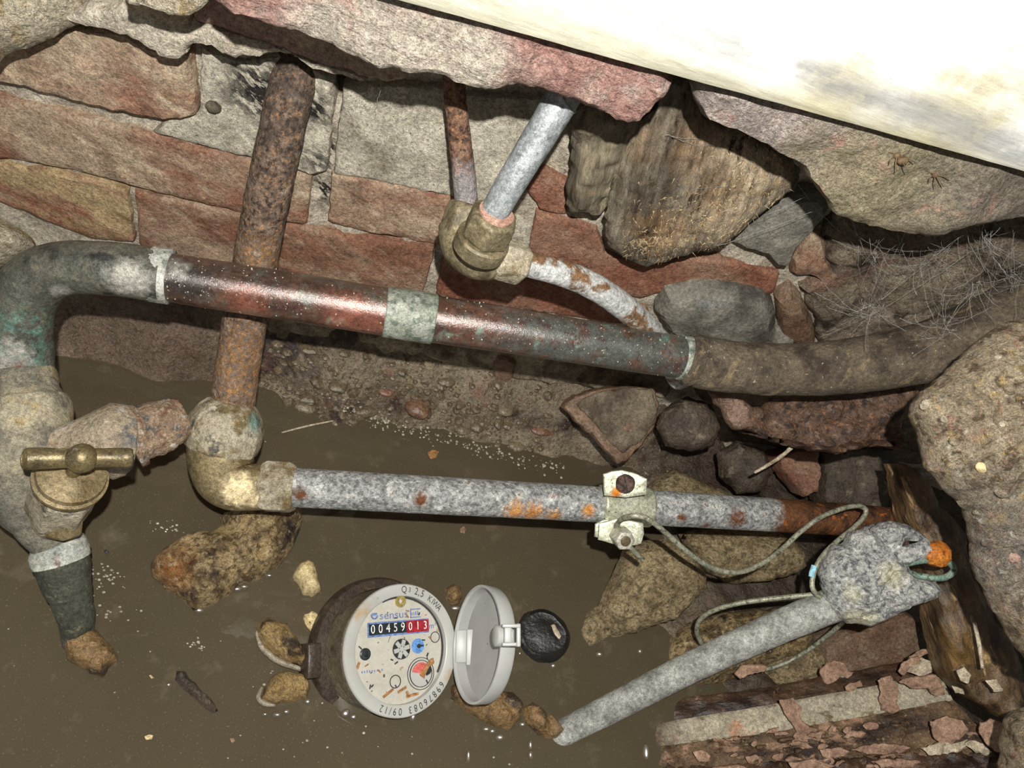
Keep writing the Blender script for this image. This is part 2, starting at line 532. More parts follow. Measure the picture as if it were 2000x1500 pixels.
M['stone_grey'] = mat('stone_grey', (S(104, 100, 90), S(124, 120, 108), 45), [
    dict(c=S(72, 68, 62), s=26, lo=.5, hi=.64), dict(c=S(142, 142, 138), s=34, lo=.58, hi=.7, amt=.6)], rough=.75, bumps=((90, .5, .004), (500, .5, .0015)))
M['black'] = mat('black', (S(26, 23, 21), S(36, 32, 29), 50), [dict(c=S(70, 64, 56), s=120, lo=.66, hi=.74, amt=.6)], rough=.35, bumps=((200, .5, .002),), spec=.5)
M['concrete'] = mat('concrete', (S(156, 140, 116), S(172, 157, 132), 40), [
    dict(c=S(110, 94, 74), s=130, lo=.52, hi=.62), dict(c=S(170, 136, 116), s=120, lo=.57, hi=.64, amt=.8), dict(c=S(186, 160, 110), s=170, lo=.58, hi=.64, amt=.7),
    dict(c=S(112, 108, 106), balls=[(tuple(at(1960, 1100, .36)), .015, .05)], bs=60, amt=.6),
    dict(c=S(200, 194, 176), s=160, lo=.6, hi=.68, amt=.6)], rough=.92, bumps=((80, .9, .008), (240, .9, .006), (700, .9, .0025)), spec=.2)
M['concrete_pale'] = mat('concrete_pale', (S(172, 160, 138), S(188, 177, 154), 40), [
    dict(c=S(158, 138, 100), s=60, lo=.54, hi=.66)], rough=.95, bumps=((100, .8, .006), (400, .8, .003), (1200, .6, .001)), spec=.2)
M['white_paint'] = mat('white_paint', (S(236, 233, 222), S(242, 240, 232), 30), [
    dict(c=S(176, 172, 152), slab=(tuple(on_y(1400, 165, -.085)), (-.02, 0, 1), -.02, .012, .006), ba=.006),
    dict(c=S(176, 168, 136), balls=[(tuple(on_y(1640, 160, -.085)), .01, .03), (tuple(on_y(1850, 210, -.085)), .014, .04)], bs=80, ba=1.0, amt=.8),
    dict(c=S(132, 132, 131), slab=(tuple(on_y(1400, 165, -.085)), (-.02, 0, 1), .013, .026, .004), ba=.012, bs=60, s=40, lo=.34, hi=.5, amt=.75),  # grey band of dirt and shadow along the beam, painted into its colour
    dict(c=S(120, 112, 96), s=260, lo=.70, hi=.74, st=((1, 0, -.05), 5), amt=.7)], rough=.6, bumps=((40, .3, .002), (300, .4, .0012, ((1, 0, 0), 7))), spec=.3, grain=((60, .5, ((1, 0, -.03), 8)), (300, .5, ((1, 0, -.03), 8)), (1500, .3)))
# metals
cw = lambda x, y, d: tuple(at(x, y, d))
M['copper'] = mat('copper', (S(92, 64, 52), S(112, 78, 62), 70), [
    dict(c=S(72, 52, 46), s=70, lo=.46, hi=.62, st=((1, 0, 0), 3)),
    dict(c=S(60, 52, 48), slab=(cw(700, 578, .425), tuple(DOWN), -.02, .002, .006), ba=.012, amt=.55),
    dict(c=S(96, 104, 94), s=90, lo=.54, hi=.66, amt=.5, rough=.5),
    dict(c=S(86, 92, 86), balls=[(cw(1160, 655, .445), .03, .075), (cw(1290, 690, .457), .03, .06)], bs=130, ba=1.0, s=110, lo=.34, hi=.52, amt=.85, rough=.42),
    dict(c=S(98, 132, 118), s=70, lo=.6, hi=.68, amt=.6, rough=.6),
    dict(c=S(52, 48, 46), balls=[(cw(352, 548, .396), .007, .018)], bs=100, ba=.9, amt=.9),
    dict(c=S(150, 146, 138), balls=[(cw(345, 522, .398), .002, .008)], bs=200, ba=1.2, amt=.8),
    dict(c=S(142, 84, 66), balls=[(cw(690, 638, .415), .008, .024), (cw(480, 605, .406), .005, .016)], bs=90, ba=.9, amt=.7),
    dict(c=S(70, 58, 52), s=300, lo=.62, hi=.68, amt=.6)],
    rough=.24, metal=.3, bumps=((300, .25, .0008), (1500, .45, .0004)), spec=.8, coat=.6, coat_rough=.1)
M['solder'] = mat('solder', (S(126, 132, 116), S(156, 158, 146), 90), [
    dict(c=S(94, 104, 92), s=200, lo=.5, hi=.62), dict(c=S(180, 180, 172), s=130, lo=.58, hi=.7, amt=.7)], rough=.55, metal=.2, bumps=((600, .5, .001),))
M['elbow_dark'] = mat('elbow_dark', (S(74, 74, 66), S(94, 92, 80), 60), [
    dict(c=S(122, 116, 96), s=160, lo=.54, hi=.68, amt=.8), dict(c=S(44, 44, 42), s=80, lo=.56, hi=.68),
    dict(c=S(170, 166, 156), balls=[(cw(250, 548, .391), .006, .014), (cw(120, 575, .395), .001, .007), (cw(15, 703, .405), .008, .016)], bs=200, ba=1.0, amt=.8),
    dict(c=S(92, 128, 114), s=150, lo=.46, hi=.6, balls=[(cw(50, 660, .402), .008, .022), (cw(85, 700, .41), .006, .014)], bs=220, ba=1.3, amt=.8),
    dict(c=S(92, 52, 40), balls=[(cw(40, 726, .41), .003, .008)], bs=300, ba=1.3)],
    rough=.5, metal=.15, bumps=((300, .5, .0015), (900, .5, .0006)), spec=.5)
M['grey_cap'] = mat('grey_cap', (S(158, 158, 146), S(184, 184, 176), 100), [dict(c=S(120, 124, 112), s=180, lo=.5, hi=.62)], rough=.6, bumps=((500, .6, .001),))
M['wrap'] = mat('wrap', (S(80, 70, 57), S(98, 86, 70), 60), [
    dict(c=S(58, 48, 38), s=50, lo=.5, hi=.64), dict(c=S(140, 122, 90), s=90, lo=.6, hi=.7, st=((.2, .5, 1), 3), amt=.7),
    dict(c=S(170, 160, 134), s=380, lo=.66, hi=.72)], rough=.85, bumps=((120, .5, .003), (600, .6, .001)))
def rusty(name, a, b, extra=()):
    return mat(name, (a, b, 90), [
        dict(c=S(60, 48, 40), s=330, lo=.46, hi=.62), dict(c=S(150, 106, 62), s=420, lo=.56, hi=.66, amt=.7),
        dict(c=S(150, 138, 122), s=110, lo=.6, hi=.7, amt=.7)] + list(extra), rough=.85, bumps=((260, .8, .0025), (900, .6, .001)), spec=.3)
M['rust_pipe'] = rusty('rust_pipe', S(104, 87, 74), S(124, 105, 90), [
    dict(c=S(60, 52, 46), s=120, lo=.36, hi=.55, balls=[(cw(565, 170, .39), .02, .05)], bs=140, ba=.8, amt=.7),
    dict(c=S(158, 118, 74), s=330, lo=.44, hi=.6, balls=[(cw(480, 720, .45), .012, .035), (cw(510, 490, .44), .006, .018)], bs=170, ba=1.2, amt=.75)])
M['rust_thin'] = rusty('rust_thin', S(112, 82, 64), S(138, 106, 86), [dict(c=S(150, 150, 150), balls=[(cw(912, 372, .413), .006, .02)], bs=200, ba=1, amt=.7)])
M['galvanised'] = mat('galvanised', (S(148, 148, 144), S(170, 170, 168), 200), [
    dict(c=S(104, 105, 102), s=360, lo=.48, hi=.60, amt=.8), dict(c=S(204, 204, 198), s=150, lo=.52, hi=.64, amt=.75),
    dict(c=S(120, 90, 64), s=150, lo=.63, hi=.69, amt=.8), dict(c=S(212, 140, 46), balls=[(cw(1005, 994, .488), .002, .009), (cw(1040, 998, .490), .002, .009), (cw(1080, 1003, .494), .001, .007), (cw(1148, 996, .497), .002, .006)], bs=350, ba=1.5, amt=.9),
    dict(c=S(108, 66, 38), balls=[(cw(586, 966, .454), .002, .006), (cw(822, 975, .471), .002, .006), (cw(1438, 1010, .523), .003, .009), (cw(1375, 1020, .522), .002, .006), (cw(1330, 1010, .512), .001, .005), (cw(760, 985, .472), .001, .004)], bs=350, ba=1.5),
    dict(c=S(108, 70, 42), slab=(cw(1500, 1008, .55), tuple((at(1760, 1022, .57) - at(1200, 985, .52)).normalized()), -.004, 1, .004), ba=.03, bs=90),
    dict(c=S(66, 42, 30), slab=(cw(1500, 1008, .55), tuple((at(1760, 1022, .57) - at(1200, 985, .52)).normalized()), .02, 1, .01), ba=.03, s=90, lo=.46, hi=.58),
    dict(c=S(186, 104, 40), slab=(cw(1500, 1008, .55), tuple((at(1760, 1022, .57) - at(1200, 985, .52)).normalized()), .0, 1, .004), s=130, lo=.6, hi=.66)],
    rough=.6, metal=.25, bumps=((300, .7, .002), (1000, .7, .0008)))
M['zinc_grey'] = mat('zinc_grey', (S(132, 138, 138), S(160, 164, 164), 80), [
    dict(c=S(92, 98, 100), s=60, lo=.52, hi=.66, st=((.1, .3, 1), 3)), dict(c=S(190, 192, 190), s=200, lo=.6, hi=.7, amt=.6)], rough=.55, metal=.3, bumps=((400, .4, .001),))
M['zinc_curved'] = mat('zinc_curved', (S(164, 164, 160), S(190, 190, 186), 90), [
    dict(c=S(120, 90, 62), s=55, lo=.53, hi=.6), dict(c=S(210, 208, 200), s=200, lo=.58, hi=.7, amt=.6)], rough=.7, metal=.1, bumps=((300, .6, .0015), (900, .5, .0006)))
M['brass'] = mat('brass', (S(118, 104, 74), S(140, 124, 92), 60), [
    dict(c=S(96, 80, 50), s=50, lo=.52, hi=.66), dict(c=S(176, 160, 120), s=180, lo=.6, hi=.7, amt=.5),
    dict(c=S(214, 196, 156), balls=[(cw(466, 962, .449), .007, .011), (cw(474, 928, .449), .002, .006), (cw(500, 974, .453), .003, .007)], bs=260, ba=.9, rough=.9)],
    rough=.5, metal=.3, bumps=((400, .4, .001), (1200, .4, .0004)))
M['brass_crust'] = mat('brass_crust', (S(150, 140, 116), S(176, 166, 144), 80), [
    dict(c=S(112, 96, 64), s=60, lo=.52, hi=.62), dict(c=S(84, 82, 74), s=110, lo=.58, hi=.68), dict(c=S(206, 200, 184), s=90, lo=.6, hi=.7, amt=.7),
    dict(c=S(96, 122, 112), balls=[(cw(508, 822, .455), .003, .010)], bs=200, ba=1.0)], rough=.75, metal=.1, bumps=((200, .6, .002), (800, .5, .0008)))
M['brass_olive'] = mat('brass_olive', (S(106, 96, 74), S(128, 116, 90), 70), [
    dict(c=S(84, 74, 50), s=60, lo=.5, hi=.64), dict(c=S(176, 156, 118), s=160, lo=.6, hi=.7, amt=.5)], rough=.55, metal=.2, bumps=((400, .4, .001),))
M['brass_handle'] = mat('brass_handle', (S(102, 90, 62), S(124, 110, 76), 80), [
    dict(c=S(76, 68, 52), s=90, lo=.5, hi=.64), dict(c=S(182, 176, 164), s=110, lo=.62, hi=.7, amt=.7)], rough=.38, metal=.4, bumps=((700, .35, .0006),))
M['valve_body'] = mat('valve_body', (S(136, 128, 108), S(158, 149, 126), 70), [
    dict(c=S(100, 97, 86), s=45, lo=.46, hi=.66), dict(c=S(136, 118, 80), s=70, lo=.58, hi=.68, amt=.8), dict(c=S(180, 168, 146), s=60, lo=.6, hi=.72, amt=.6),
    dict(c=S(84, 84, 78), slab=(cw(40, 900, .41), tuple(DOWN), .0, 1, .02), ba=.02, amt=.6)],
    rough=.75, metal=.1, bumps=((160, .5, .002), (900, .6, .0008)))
M['valve_tail'] = mat('valve_tail', (S(58, 60, 51), S(78, 78, 65), 80), [
    dict(c=S(126, 120, 98), s=160, lo=.6, hi=.7, amt=.7), dict(c=S(92, 118, 112), s=60, lo=.6, hi=.7, amt=.6), dict(c=S(48, 48, 42), s=60, lo=.55, hi=.68)], rough=.5, bumps=((500, .6, .0015),))
M['collar_pale'] = mat('collar_pale', (S(150, 156, 150), S(182, 180, 166), 110), [dict(c=S(98, 118, 120), s=70, lo=.54, hi=.64), dict(c=S(110, 90, 78), s=90, lo=.6, hi=.7)], rough=.6, bumps=((500, .5, .001),))
M['crust'] = mat('crust', (S(146, 132, 110), S(164, 150, 128), 60), [
    dict(c=S(82, 92, 96), s=160, lo=.40, hi=.54, balls=[(cw(258, 850, .412), .005, .014), (cw(275, 895, .42), .006, .016), (cw(320, 870, .43), .003, .010)], bs=160, ba=1.2),
    dict(c=S(120, 96, 78), s=70, lo=.5, hi=.68, amt=.8), dict(c=S(92, 96, 94), s=60, lo=.58, hi=.7, amt=.8), dict(c=S(180, 176, 168), s=120, lo=.58, hi=.72, amt=.6)], rough=.85, bumps=((120, .8, .003), (500, .7, .0015)))
M['crust_brown'] = mat('crust_brown', (S(140, 118, 96), S(158, 136, 112), 70), [
    dict(c=S(112, 82, 64), s=110, lo=.5, hi=.62), dict(c=S(76, 84, 86), s=90, lo=.57, hi=.66), dict(c=S(188, 182, 174), s=130, lo=.57, hi=.66, amt=.8)], rough=.85, bumps=((120, .9, .004), (500, .8, .002)))
M['washer'] = mat('washer', (S(172, 132, 114), S(184, 146, 128), 120), [dict(c=S(150, 110, 90), s=220, lo=.6, hi=.7)], rough=.8, bumps=((400, .4, .001),))
M['clamp'] = mat('clamp', (S(190, 190, 164), S(206, 206, 184), 80), [
    dict(c=S(40, 40, 36), s=520, lo=.64, hi=.68), dict(c=S(122, 130, 100), s=70, lo=.56, hi=.68, amt=.7),
    dict(c=S(200, 124, 36), balls=[(cw(1204, 962, .4895), .002, .0045)], bs=300, ba=1.1, rough=.8)], rough=.42, metal=.5, bumps=((300, .25, .0008),))
M['rust_screw'] = mat('rust_screw', (S(82, 64, 58), S(104, 80, 70), 160), [dict(c=S(50, 36, 30), s=260, lo=.5, hi=.62)], rough=.8, bumps=((500, .8, .002),))
M['nickel'] = mat('nickel', (S(186, 182, 164), S(204, 200, 184), 120), [dict(c=S(140, 134, 112), s=160, lo=.56, hi=.68)], rough=.45, metal=.4, bumps=((500, .3, .0008),))
M['wire'] = mat('wire', (S(134, 134, 114), S(158, 156, 136), 130), [dict(c=S(88, 88, 74), s=300, lo=.54, hi=.64), dict(c=S(120, 150, 140), s=90, lo=.62, hi=.7, amt=.6)], rough=.5, metal=.3, bumps=((700, .4, .0006),))
M['wire_green'] = mat('wire_green', (S(104, 132, 116), S(128, 146, 130), 130), [dict(c=S(70, 78, 66), s=300, lo=.54, hi=.64)], rough=.6, metal=.1, bumps=((700, .5, .0006),))
M['blue_paint'] = mat('blue_paint', (S(140, 190, 206), S(154, 200, 212), 100), rough=.6, bumps=((400, .2, .0005),))
M['zinc_lump'] = mat('zinc_lump', (S(174, 173, 168), S(194, 193, 187), 90), [
    dict(c=S(96, 98, 104), s=300, lo=.48, hi=.60, amt=.85), dict(c=S(210, 208, 200), s=90, lo=.52, hi=.66, amt=.75),
    dict(c=S(206, 200, 166), balls=[(cw(1660, 1165, .474), .002, .011), (cw(1745, 1125, .474), .003, .011), (cw(1680, 1208, .484), .003, .014)], bs=260, ba=1.2, amt=.8)], rough=.8, metal=.1, bumps=((240, .9, .003), (900, .8, .0012)))
M['rod'] = mat('rod', (S(142, 142, 134), S(166, 166, 158), 70), [
    dict(c=S(116, 116, 108), s=160, lo=.5, hi=.7, amt=.7), dict(c=S(186, 186, 178), s=220, lo=.6, hi=.7, amt=.6)], rough=.75, metal=.1, bumps=((300, .5, .0015), (900, .5, .0006)))
M['rust_bright'] = mat('rust_bright', (S(176, 98, 32), S(206, 130, 50), 120), [dict(c=S(120, 62, 26), s=160, lo=.52, hi=.62), dict(c=S(210, 204, 180), s=70, lo=.62, hi=.68)], rough=.5, bumps=((300, .6, .002),))
M['iron_shard'] = mat('iron_shard', (S(88, 66, 52), S(108, 82, 64), 90), [
    dict(c=S(56, 43, 36), s=140, lo=.48, hi=.6), dict(c=S(146, 98, 58), s=260, lo=.58, hi=.66, amt=.8), dict(c=S(136, 116, 102), s=160, lo=.58, hi=.68, amt=.7),
    dict(c=S(158, 130, 112), balls=[(cw(1430, 800, .53), .008, .018)], bs=140, ba=.9, amt=.7)], rough=.42, bumps=((140, .8, .004), (500, .8, .002)), spec=.5)
# wood
gdir = tuple((on_y(1240, 480, -.04) - on_y(1320, 200, -.04)).normalized())
M['timber'] = mat('timber', (S(118, 109, 94), S(136, 126, 108), 40), [
    dict(c=S(90, 80, 67), s=90, lo=.48, hi=.64, st=(gdir, 6)),
    dict(c=S(142, 112, 82), balls=[(tuple(on_y(1200, 300, -.04)), .010, .03), (tuple(on_y(1385, 300, -.04)), .01, .028)], bs=90, ba=.9, amt=.7),
    dict(c=S(178, 160, 134), balls=[(tuple(on_y(1400, 440, -.04)), .014, .034), (tuple(on_y(1490, 350, -.04)), .016, .036), (tuple(on_y(1330, 490, -.04)), .008, .02), (tuple(on_y(1460, 290, -.04)), .014, .03)], bs=90, ba=.8, amt=.9),
    dict(c=S(140, 108, 76), balls=[(tuple(on_y(1400, 390, -.04)), .006, .02), (tuple(on_y(1290, 470, -.04)), .01, .024), (tuple(on_y(1370, 250, -.04)), .004, .012)], bs=120, ba=1.2, amt=.6),
    dict(c=S(70, 58, 44), s=160, lo=.6, hi=.68, st=(gdir, 4))],
    rough=.95, bumps=((160, .9, .006, (gdir, 6)), (500, .9, .003, (gdir, 3)), (1200, .8, .001)), spec=.15, grain=((50, 1.0, (gdir, 9)), (260, 1.8, (gdir, 9)), (1300, .8)))
M['timber_dark'] = mat('timber_dark', (S(106, 98, 82), S(126, 116, 96), 40), [dict(c=S(78, 72, 62), s=60, lo=.48, hi=.64, st=(gdir, 6)), dict(c=S(146, 110, 80), s=45, lo=.6, hi=.7, amt=.6)],
    rough=.95, bumps=((160, .7, .003, (gdir, 6)), (700, .6, .0012, (gdir, 3))), spec=.15, grain=((50, 1.0, (gdir, 9)), (260, 1.8, (gdir, 9)), (1300, .8)))
M['fibre'] = mat('fibre', (S(158, 138, 106), S(180, 160, 126), 200), [dict(c=S(140, 106, 66), s=120, lo=.5, hi=.65)], rough=.95, bumps=(), spec=.1)
pdir = tuple((at(1960, 1350, .5) - at(1790, 960, .56)).normalized())
M['post'] = mat('post', (S(84, 66, 46), S(108, 86, 60), 50), [
    dict(c=S(52, 38, 26), s=60, lo=.48, hi=.62, st=(pdir, 4)), dict(c=S(178, 148, 104), s=110, lo=.61, hi=.68, st=(pdir, 4)),
    dict(c=S(130, 98, 44), balls=[(cw(1890, 1290, .5), .01, .03)], bs=120, ba=.9, amt=.6)], rough=.32, bumps=((140, .8, .003, (pdir, 4)), (700, .6, .001)), spec=.5, grain=((60, .9, (pdir, 6)), (300, 1.8, (pdir, 5)), (1300, 1.0)))
bdir = tuple((at(1850, 1345, .53) - at(1300, 1430, .50)).normalized())
M['board'] = mat('board', (S(92, 72, 52), S(118, 94, 68), 50), [
    dict(c=S(52, 38, 28), s=60, lo=.48, hi=.62, st=(bdir, 4)), dict(c=S(164, 130, 104), s=90, lo=.57, hi=.66, st=(bdir, 2)),
    dict(c=S(148, 126, 96), s=300, lo=.62, hi=.7)], rough=.45, bumps=((130, .8, .004, (bdir, 3)), (600, .7, .0015)), spec=.4)
M['board_dark'] = mat('board_dark', (S(66, 48, 36), S(88, 66, 48), 60), [dict(c=S(44, 32, 25), s=60, lo=.5, hi=.62, st=(bdir, 4)), dict(c=S(126, 96, 76), s=120, lo=.62, hi=.7)], rough=.4, bumps=((130, .8, .003, (bdir, 3)),), spec=.4)
M['board_paint'] = mat('board_paint', (S(158, 148, 126), S(178, 168, 146), 60), [
    dict(c=S(78, 62, 46), balls=[(cw(1262, 1440, .54), .008, .032)], bs=120, ba=.8, amt=.9),  # left end darkened in the paint colour where the board fades into shade
    dict(c=S(110, 92, 68), s=120, lo=.57, hi=.66, st=(bdir, 2)), dict(c=S(176, 136, 108), s=45, lo=.58, hi=.66)], rough=.7, bumps=((200, .6, .002), (800, .5, .0008)))
M['flake'] = mat('flake', (S(144, 114, 94), S(162, 132, 110), 70), [dict(c=S(128, 92, 72), s=120, lo=.56, hi=.68, amt=.7)], rough=.8, bumps=((300, .5, .001),))
M['flake_pale'] = mat('flake_pale', (S(176, 162, 138), S(190, 176, 152), 70), [dict(c=S(150, 124, 96), s=120, lo=.58, hi=.68, amt=.7)], rough=.8, bumps=((300, .5, .001),))
M['web'] = mat('web', (S(140, 138, 132), S(160, 158, 150), 50), rough=.9, bumps=())
M['tar'] = mat('tar', (S(46, 42, 38), S(62, 56, 50), 200), [dict(c=S(104, 96, 84), s=300, lo=.58, hi=.68)], rough=.6, bumps=((300, .8, .003),))
M['spider'] = mat('spider', (S(84, 66, 46), S(108, 88, 62), 500), rough=.8, bumps=())
M['foam'] = mat('foam', (S(150, 143, 124), S(180, 172, 152), 300), rough=.08, bumps=(), spec=.8, coat=.5)  # pale tone painted for glints on wet copper and waterline; also scum
M['mortar_wet'] = mat('mortar_wet', (S(106, 94, 76), S(122, 110, 90), 50), [dict(c=S(80, 68, 54), s=40, lo=.5, hi=.64)], rough=.6, bumps=((90, .6, .004), (500, .7, .002)))
M['pale_rim'] = mat('pale_rim', (S(128, 118, 98), S(150, 140, 120), 90), rough=.3, bumps=((300, .6, .002),), spec=.6)
wetk = dict(rough=.25, bumps=((300, .5, .002),), spec=.6)
M['bank_a'] = mat('bank_a', (S(104, 92, 72), S(124, 110, 88), 120), **wetk)
M['bank_b'] = mat('bank_b', (S(88, 74, 56), S(108, 94, 74), 120), **wetk)
M['bank_c'] = mat('bank_c', (S(110, 80, 62), S(126, 96, 76), 120), **wetk)
M['glint_cap'] = mat('glint_cap', (S(80, 71, 57), S(96, 86, 68), 60), rough=.2, bumps=(), spec=1.0, coat=1.0, coat_rough=.2, grain=None)
# meter
PG = ((75, .06), (480, .08))
M['plastic'] = mat('plastic', (S(176, 175, 168), S(186, 185, 178), 40), [
    dict(c=S(176, 146, 104), balls=[(cw(712, 1195, .468), .004, .009), (cw(742, 1170, .474), .001, .005), (cw(880, 1322, .497), .001, .006)], bs=260, ba=1.2, amt=.75),
    dict(c=S(150, 140, 120), s=300, lo=.67, hi=.72, amt=.7)], rough=.38, bumps=((300, .08, .0006),), spec=.5, grain=PG)
M['plastic_lid'] = mat('plastic_lid', (S(174, 174, 169), S(184, 184, 179), 40), [dict(c=S(130, 118, 100), s=260, lo=.70, hi=.74)], rough=.4, bumps=((300, .08, .0006),), spec=.5, grain=PG)
M['plastic_inner'] = mat('plastic_inner', (S(160, 158, 156), S(172, 170, 168), 40), [dict(c=S(130, 120, 104), s=300, lo=.68, hi=.73)], rough=.5, bumps=(), grain=PG)
M['dial'] = mat('dial', (S(186, 182, 168), S(200, 196, 184), 90), [
    dict(c=S(60, 54, 46), s=420, lo=.69, hi=.72), dict(c=S(160, 124, 80), s=150, lo=.66, hi=.71, amt=.8), dict(c=S(186, 178, 160), s=90, lo=.52, hi=.66, amt=.7)], rough=.18, bumps=((500, .35, .0007),), spec=.6, grain=((75, .08), (480, .25)))
M['ink'] = mat('ink', (S(48, 48, 50), S(60, 60, 62), 50), rough=.6, bumps=())
M['ink_blue'] = mat('ink_blue', (S(96, 110, 158), S(104, 118, 166), 50), rough=.6, bumps=())
M['blue'] = mat('blue', (S(92, 140, 202), S(104, 152, 212), 50), rough=.4, bumps=())
M['window_blue'] = mat('window_blue', (S(100, 124, 172), S(112, 136, 182), 50), rough=.4, bumps=())
M['drum_black'] = mat('drum_black', (S(38, 44, 46), S(48, 54, 56), 50), rough=.3, bumps=())
M['drum_red'] = mat('drum_red', (S(150, 36, 46), S(168, 44, 54), 50), rough=.3, bumps=())
M['digit'] = mat('digit', (S(232, 230, 222), S(236, 234, 228), 50), rough=.5, bumps=())
M['red'] = mat('red', (S(196, 96, 88), S(206, 106, 98), 50), rough=.4, bumps=())
M['brown_bit'] = mat('brown_bit', (S(150, 106, 62), S(168, 122, 76), 300), rough=.7, bumps=())
M['gold'] = mat('gold', (S(190, 168, 96), S(206, 186, 120), 100), rough=.3, metal=.6, bumps=())
M['meter_body'] = mat('meter_body', (S(92, 82, 64), S(108, 98, 78), 50), [dict(c=S(70, 60, 46), s=60, lo=.5, hi=.64)], rough=.45, bumps=((300, .3, .001),))
M['meter_strap'] = mat('meter_strap', (S(52, 44, 36), S(70, 58, 46), 60), [dict(c=S(110, 88, 60), s=60, lo=.6, hi=.7)], rough=.35, bumps=((300, .5, .001),), spec=.5)

# ------------------------------------------------------------------ setting: wall, bed, water, painted beam
def grid(name, nx, ny, fn, m):
    V = [fn(i / nx, j / ny) for j in range(ny + 1) for i in range(nx + 1)]
    Fc = [(j * (nx + 1) + i, j * (nx + 1) + i + 1, (j + 1) * (nx + 1) + i + 1, (j + 1) * (nx + 1) + i) for j in range(ny) for i in range(nx)]
    return mesh(name, V, Fc, m)
hole = on_y(655, 170, 0)
def wall_pt(u, v):
    x = -.70 + u * 2.0; z = .50 - v * .62
    y = .0022 + fnoise((x, 0, z), 55, 7) * .0036
    d = (Vector((x, 0, z)) - hole).length
    if d < .012: y += .03 * (1 - d / .012) ** .5
    return Vector((x, y, z))
wall = grid('wall_back', 560, 180, wall_pt, M['mortar'])
wall['kind'] = 'structure'

def sst(a, b, x):
    t = max(0, min(1, (x - a) / (b - a))); return t * t * (3 - 2 * t)
def bed_z(x, y):
    z = -.055
    z += .125 * sst(-.085, .02, y + .012 * fnoise((x, 1, 0), 12, 3)) * (1 - .45 * sst(.25, .45, x))
    xr = x + .02 * fnoise((x, y, 3), 14, 3) + (y + .15) * .12 + min(0, y + .17) * .9
    z = max(z, -.055 + .064 * sst(.235, .34, xr) + .03 * sst(.45, .8, x))
    z += .007 * fnoise((x, y, 0), 26, 4) + .0045 * fnoise((x, y, 7), 75, 5)
    return z
bed = grid('floor', 410, 200, lambda u, v: Vector((-.70 + u * 2.0, .03 - v * .85, bed_z(-.70 + u * 2.0, .03 - v * .85))), M['bed'])
bed['kind'] = 'structure'

# murky water: a rippled glossy skin over silt that lets a little of the bed through
wm = bpy.data.materials.new('murky_water'); wm.use_nodes = True
nt = wm.node_tree; nt.nodes.remove(nt.nodes['Principled BSDF'])
def nn(t, **k):
    n = nt.nodes.new(t)
    for a, b in k.items(): setattr(n, a, b)
    return n
geo = nn('ShaderNodeNewGeometry')
n1 = nn('ShaderNodeTexNoise'); n1.inputs['Scale'].default_value = 26; n1.inputs['Detail'].default_value = 4
n2 = nn('ShaderNodeTexNoise'); n2.inputs['Scale'].default_value = 900; n2.inputs['Detail'].default_value = 3
n3 = nn('ShaderNodeTexNoise'); n3.inputs['Scale'].default_value = 9; n3.inputs['Detail'].default_value = 5
for n in (n1, n2, n3): nt.links.new(geo.outputs['Position'], n.inputs['Vector'])
cr = nn('ShaderNodeMix', data_type='RGBA'); cr.inputs[6].default_value = S(84, 75, 60); cr.inputs[7].default_value = S(104, 94, 74)
nt.links.new(n3.outputs['Fac'], cr.inputs[0])
gt = nn('ShaderNodeMapRange'); gt.inputs[1].default_value = .64; gt.inputs[2].default_value = .72; gt.inputs[4].default_value = .6
nt.links.new(n2.outputs['Fac'], gt.inputs[0])
cr2 = nn('ShaderNodeMix', data_type='RGBA'); cr2.inputs[7].default_value = S(156, 142, 112)
nt.links.new(gt.outputs[0], cr2.inputs[0]); nt.links.new(cr.outputs[2], cr2.inputs[6])
n4 = nn('ShaderNodeTexNoise'); n4.inputs['Scale'].default_value = 34; n4.inputs['Detail'].default_value = 9; n4.inputs['Roughness'].default_value = .7
nt.links.new(geo.outputs['Position'], n4.inputs['Vector'])
sm = nn('ShaderNodeMapRange'); sm.inputs[1].default_value = .57; sm.inputs[2].default_value = .74; sm.inputs[4].default_value = .55
nt.links.new(n4.outputs['Fac'], sm.inputs[0])
cr3 = nn('ShaderNodeMix', data_type='RGBA'); cr3.inputs[7].default_value = S(140, 130, 108)
nt.links.new(sm.outputs[0], cr3.inputs[0]); nt.links.new(cr2.outputs[2], cr3.inputs[6])
df = nn('ShaderNodeBsdfDiffuse'); nt.links.new(cr3.outputs[2], df.inputs['Color'])
tr = nn('ShaderNodeBsdfTransparent'); tr.inputs['Color'].default_value = S(190, 172, 130)
mx = nn('ShaderNodeMixShader'); mx.inputs[0].default_value = .30
nt.links.new(df.outputs[0], mx.inputs[1]); nt.links.new(tr.outputs[0], mx.inputs[2])
gl = nn('ShaderNodeBsdfGlossy'); gl.inputs['Roughness'].default_value = .04
fr = nn('ShaderNodeFresnel'); fr.inputs['IOR'].default_value = 1.33
mx2 = nn('ShaderNodeMixShader')
bp = nn('ShaderNodeBump'); bp.inputs['Strength'].default_value = .08; bp.inputs['Distance'].default_value = .004
nt.links.new(n1.outputs['Fac'], bp.inputs['Height'])
nt.links.new(bp.outputs[0], gl.inputs['Normal']); nt.links.new(bp.outputs[0], fr.inputs['Normal'])
nt.links.new(fr.outputs[0], mx2.inputs[0]); nt.links.new(mx.outputs[0], mx2.inputs[1]); nt.links.new(gl.outputs[0], mx2.inputs[2])
nt.links.new(mx2.outputs[0], nt.nodes['Material Output'].inputs['Surface'])
M['water'] = wm
water = grid('murky_water', 120, 72, lambda u, v: Vector((-.70 + u * 2.0, .02 - v * .84, .0006 * fnoise((u * 2.0, v * .84, 0), 14, 2))), wm)
tag(water, 'murky brown water filling the bottom of the pit', 'water')
water['kind'] = 'stuff'

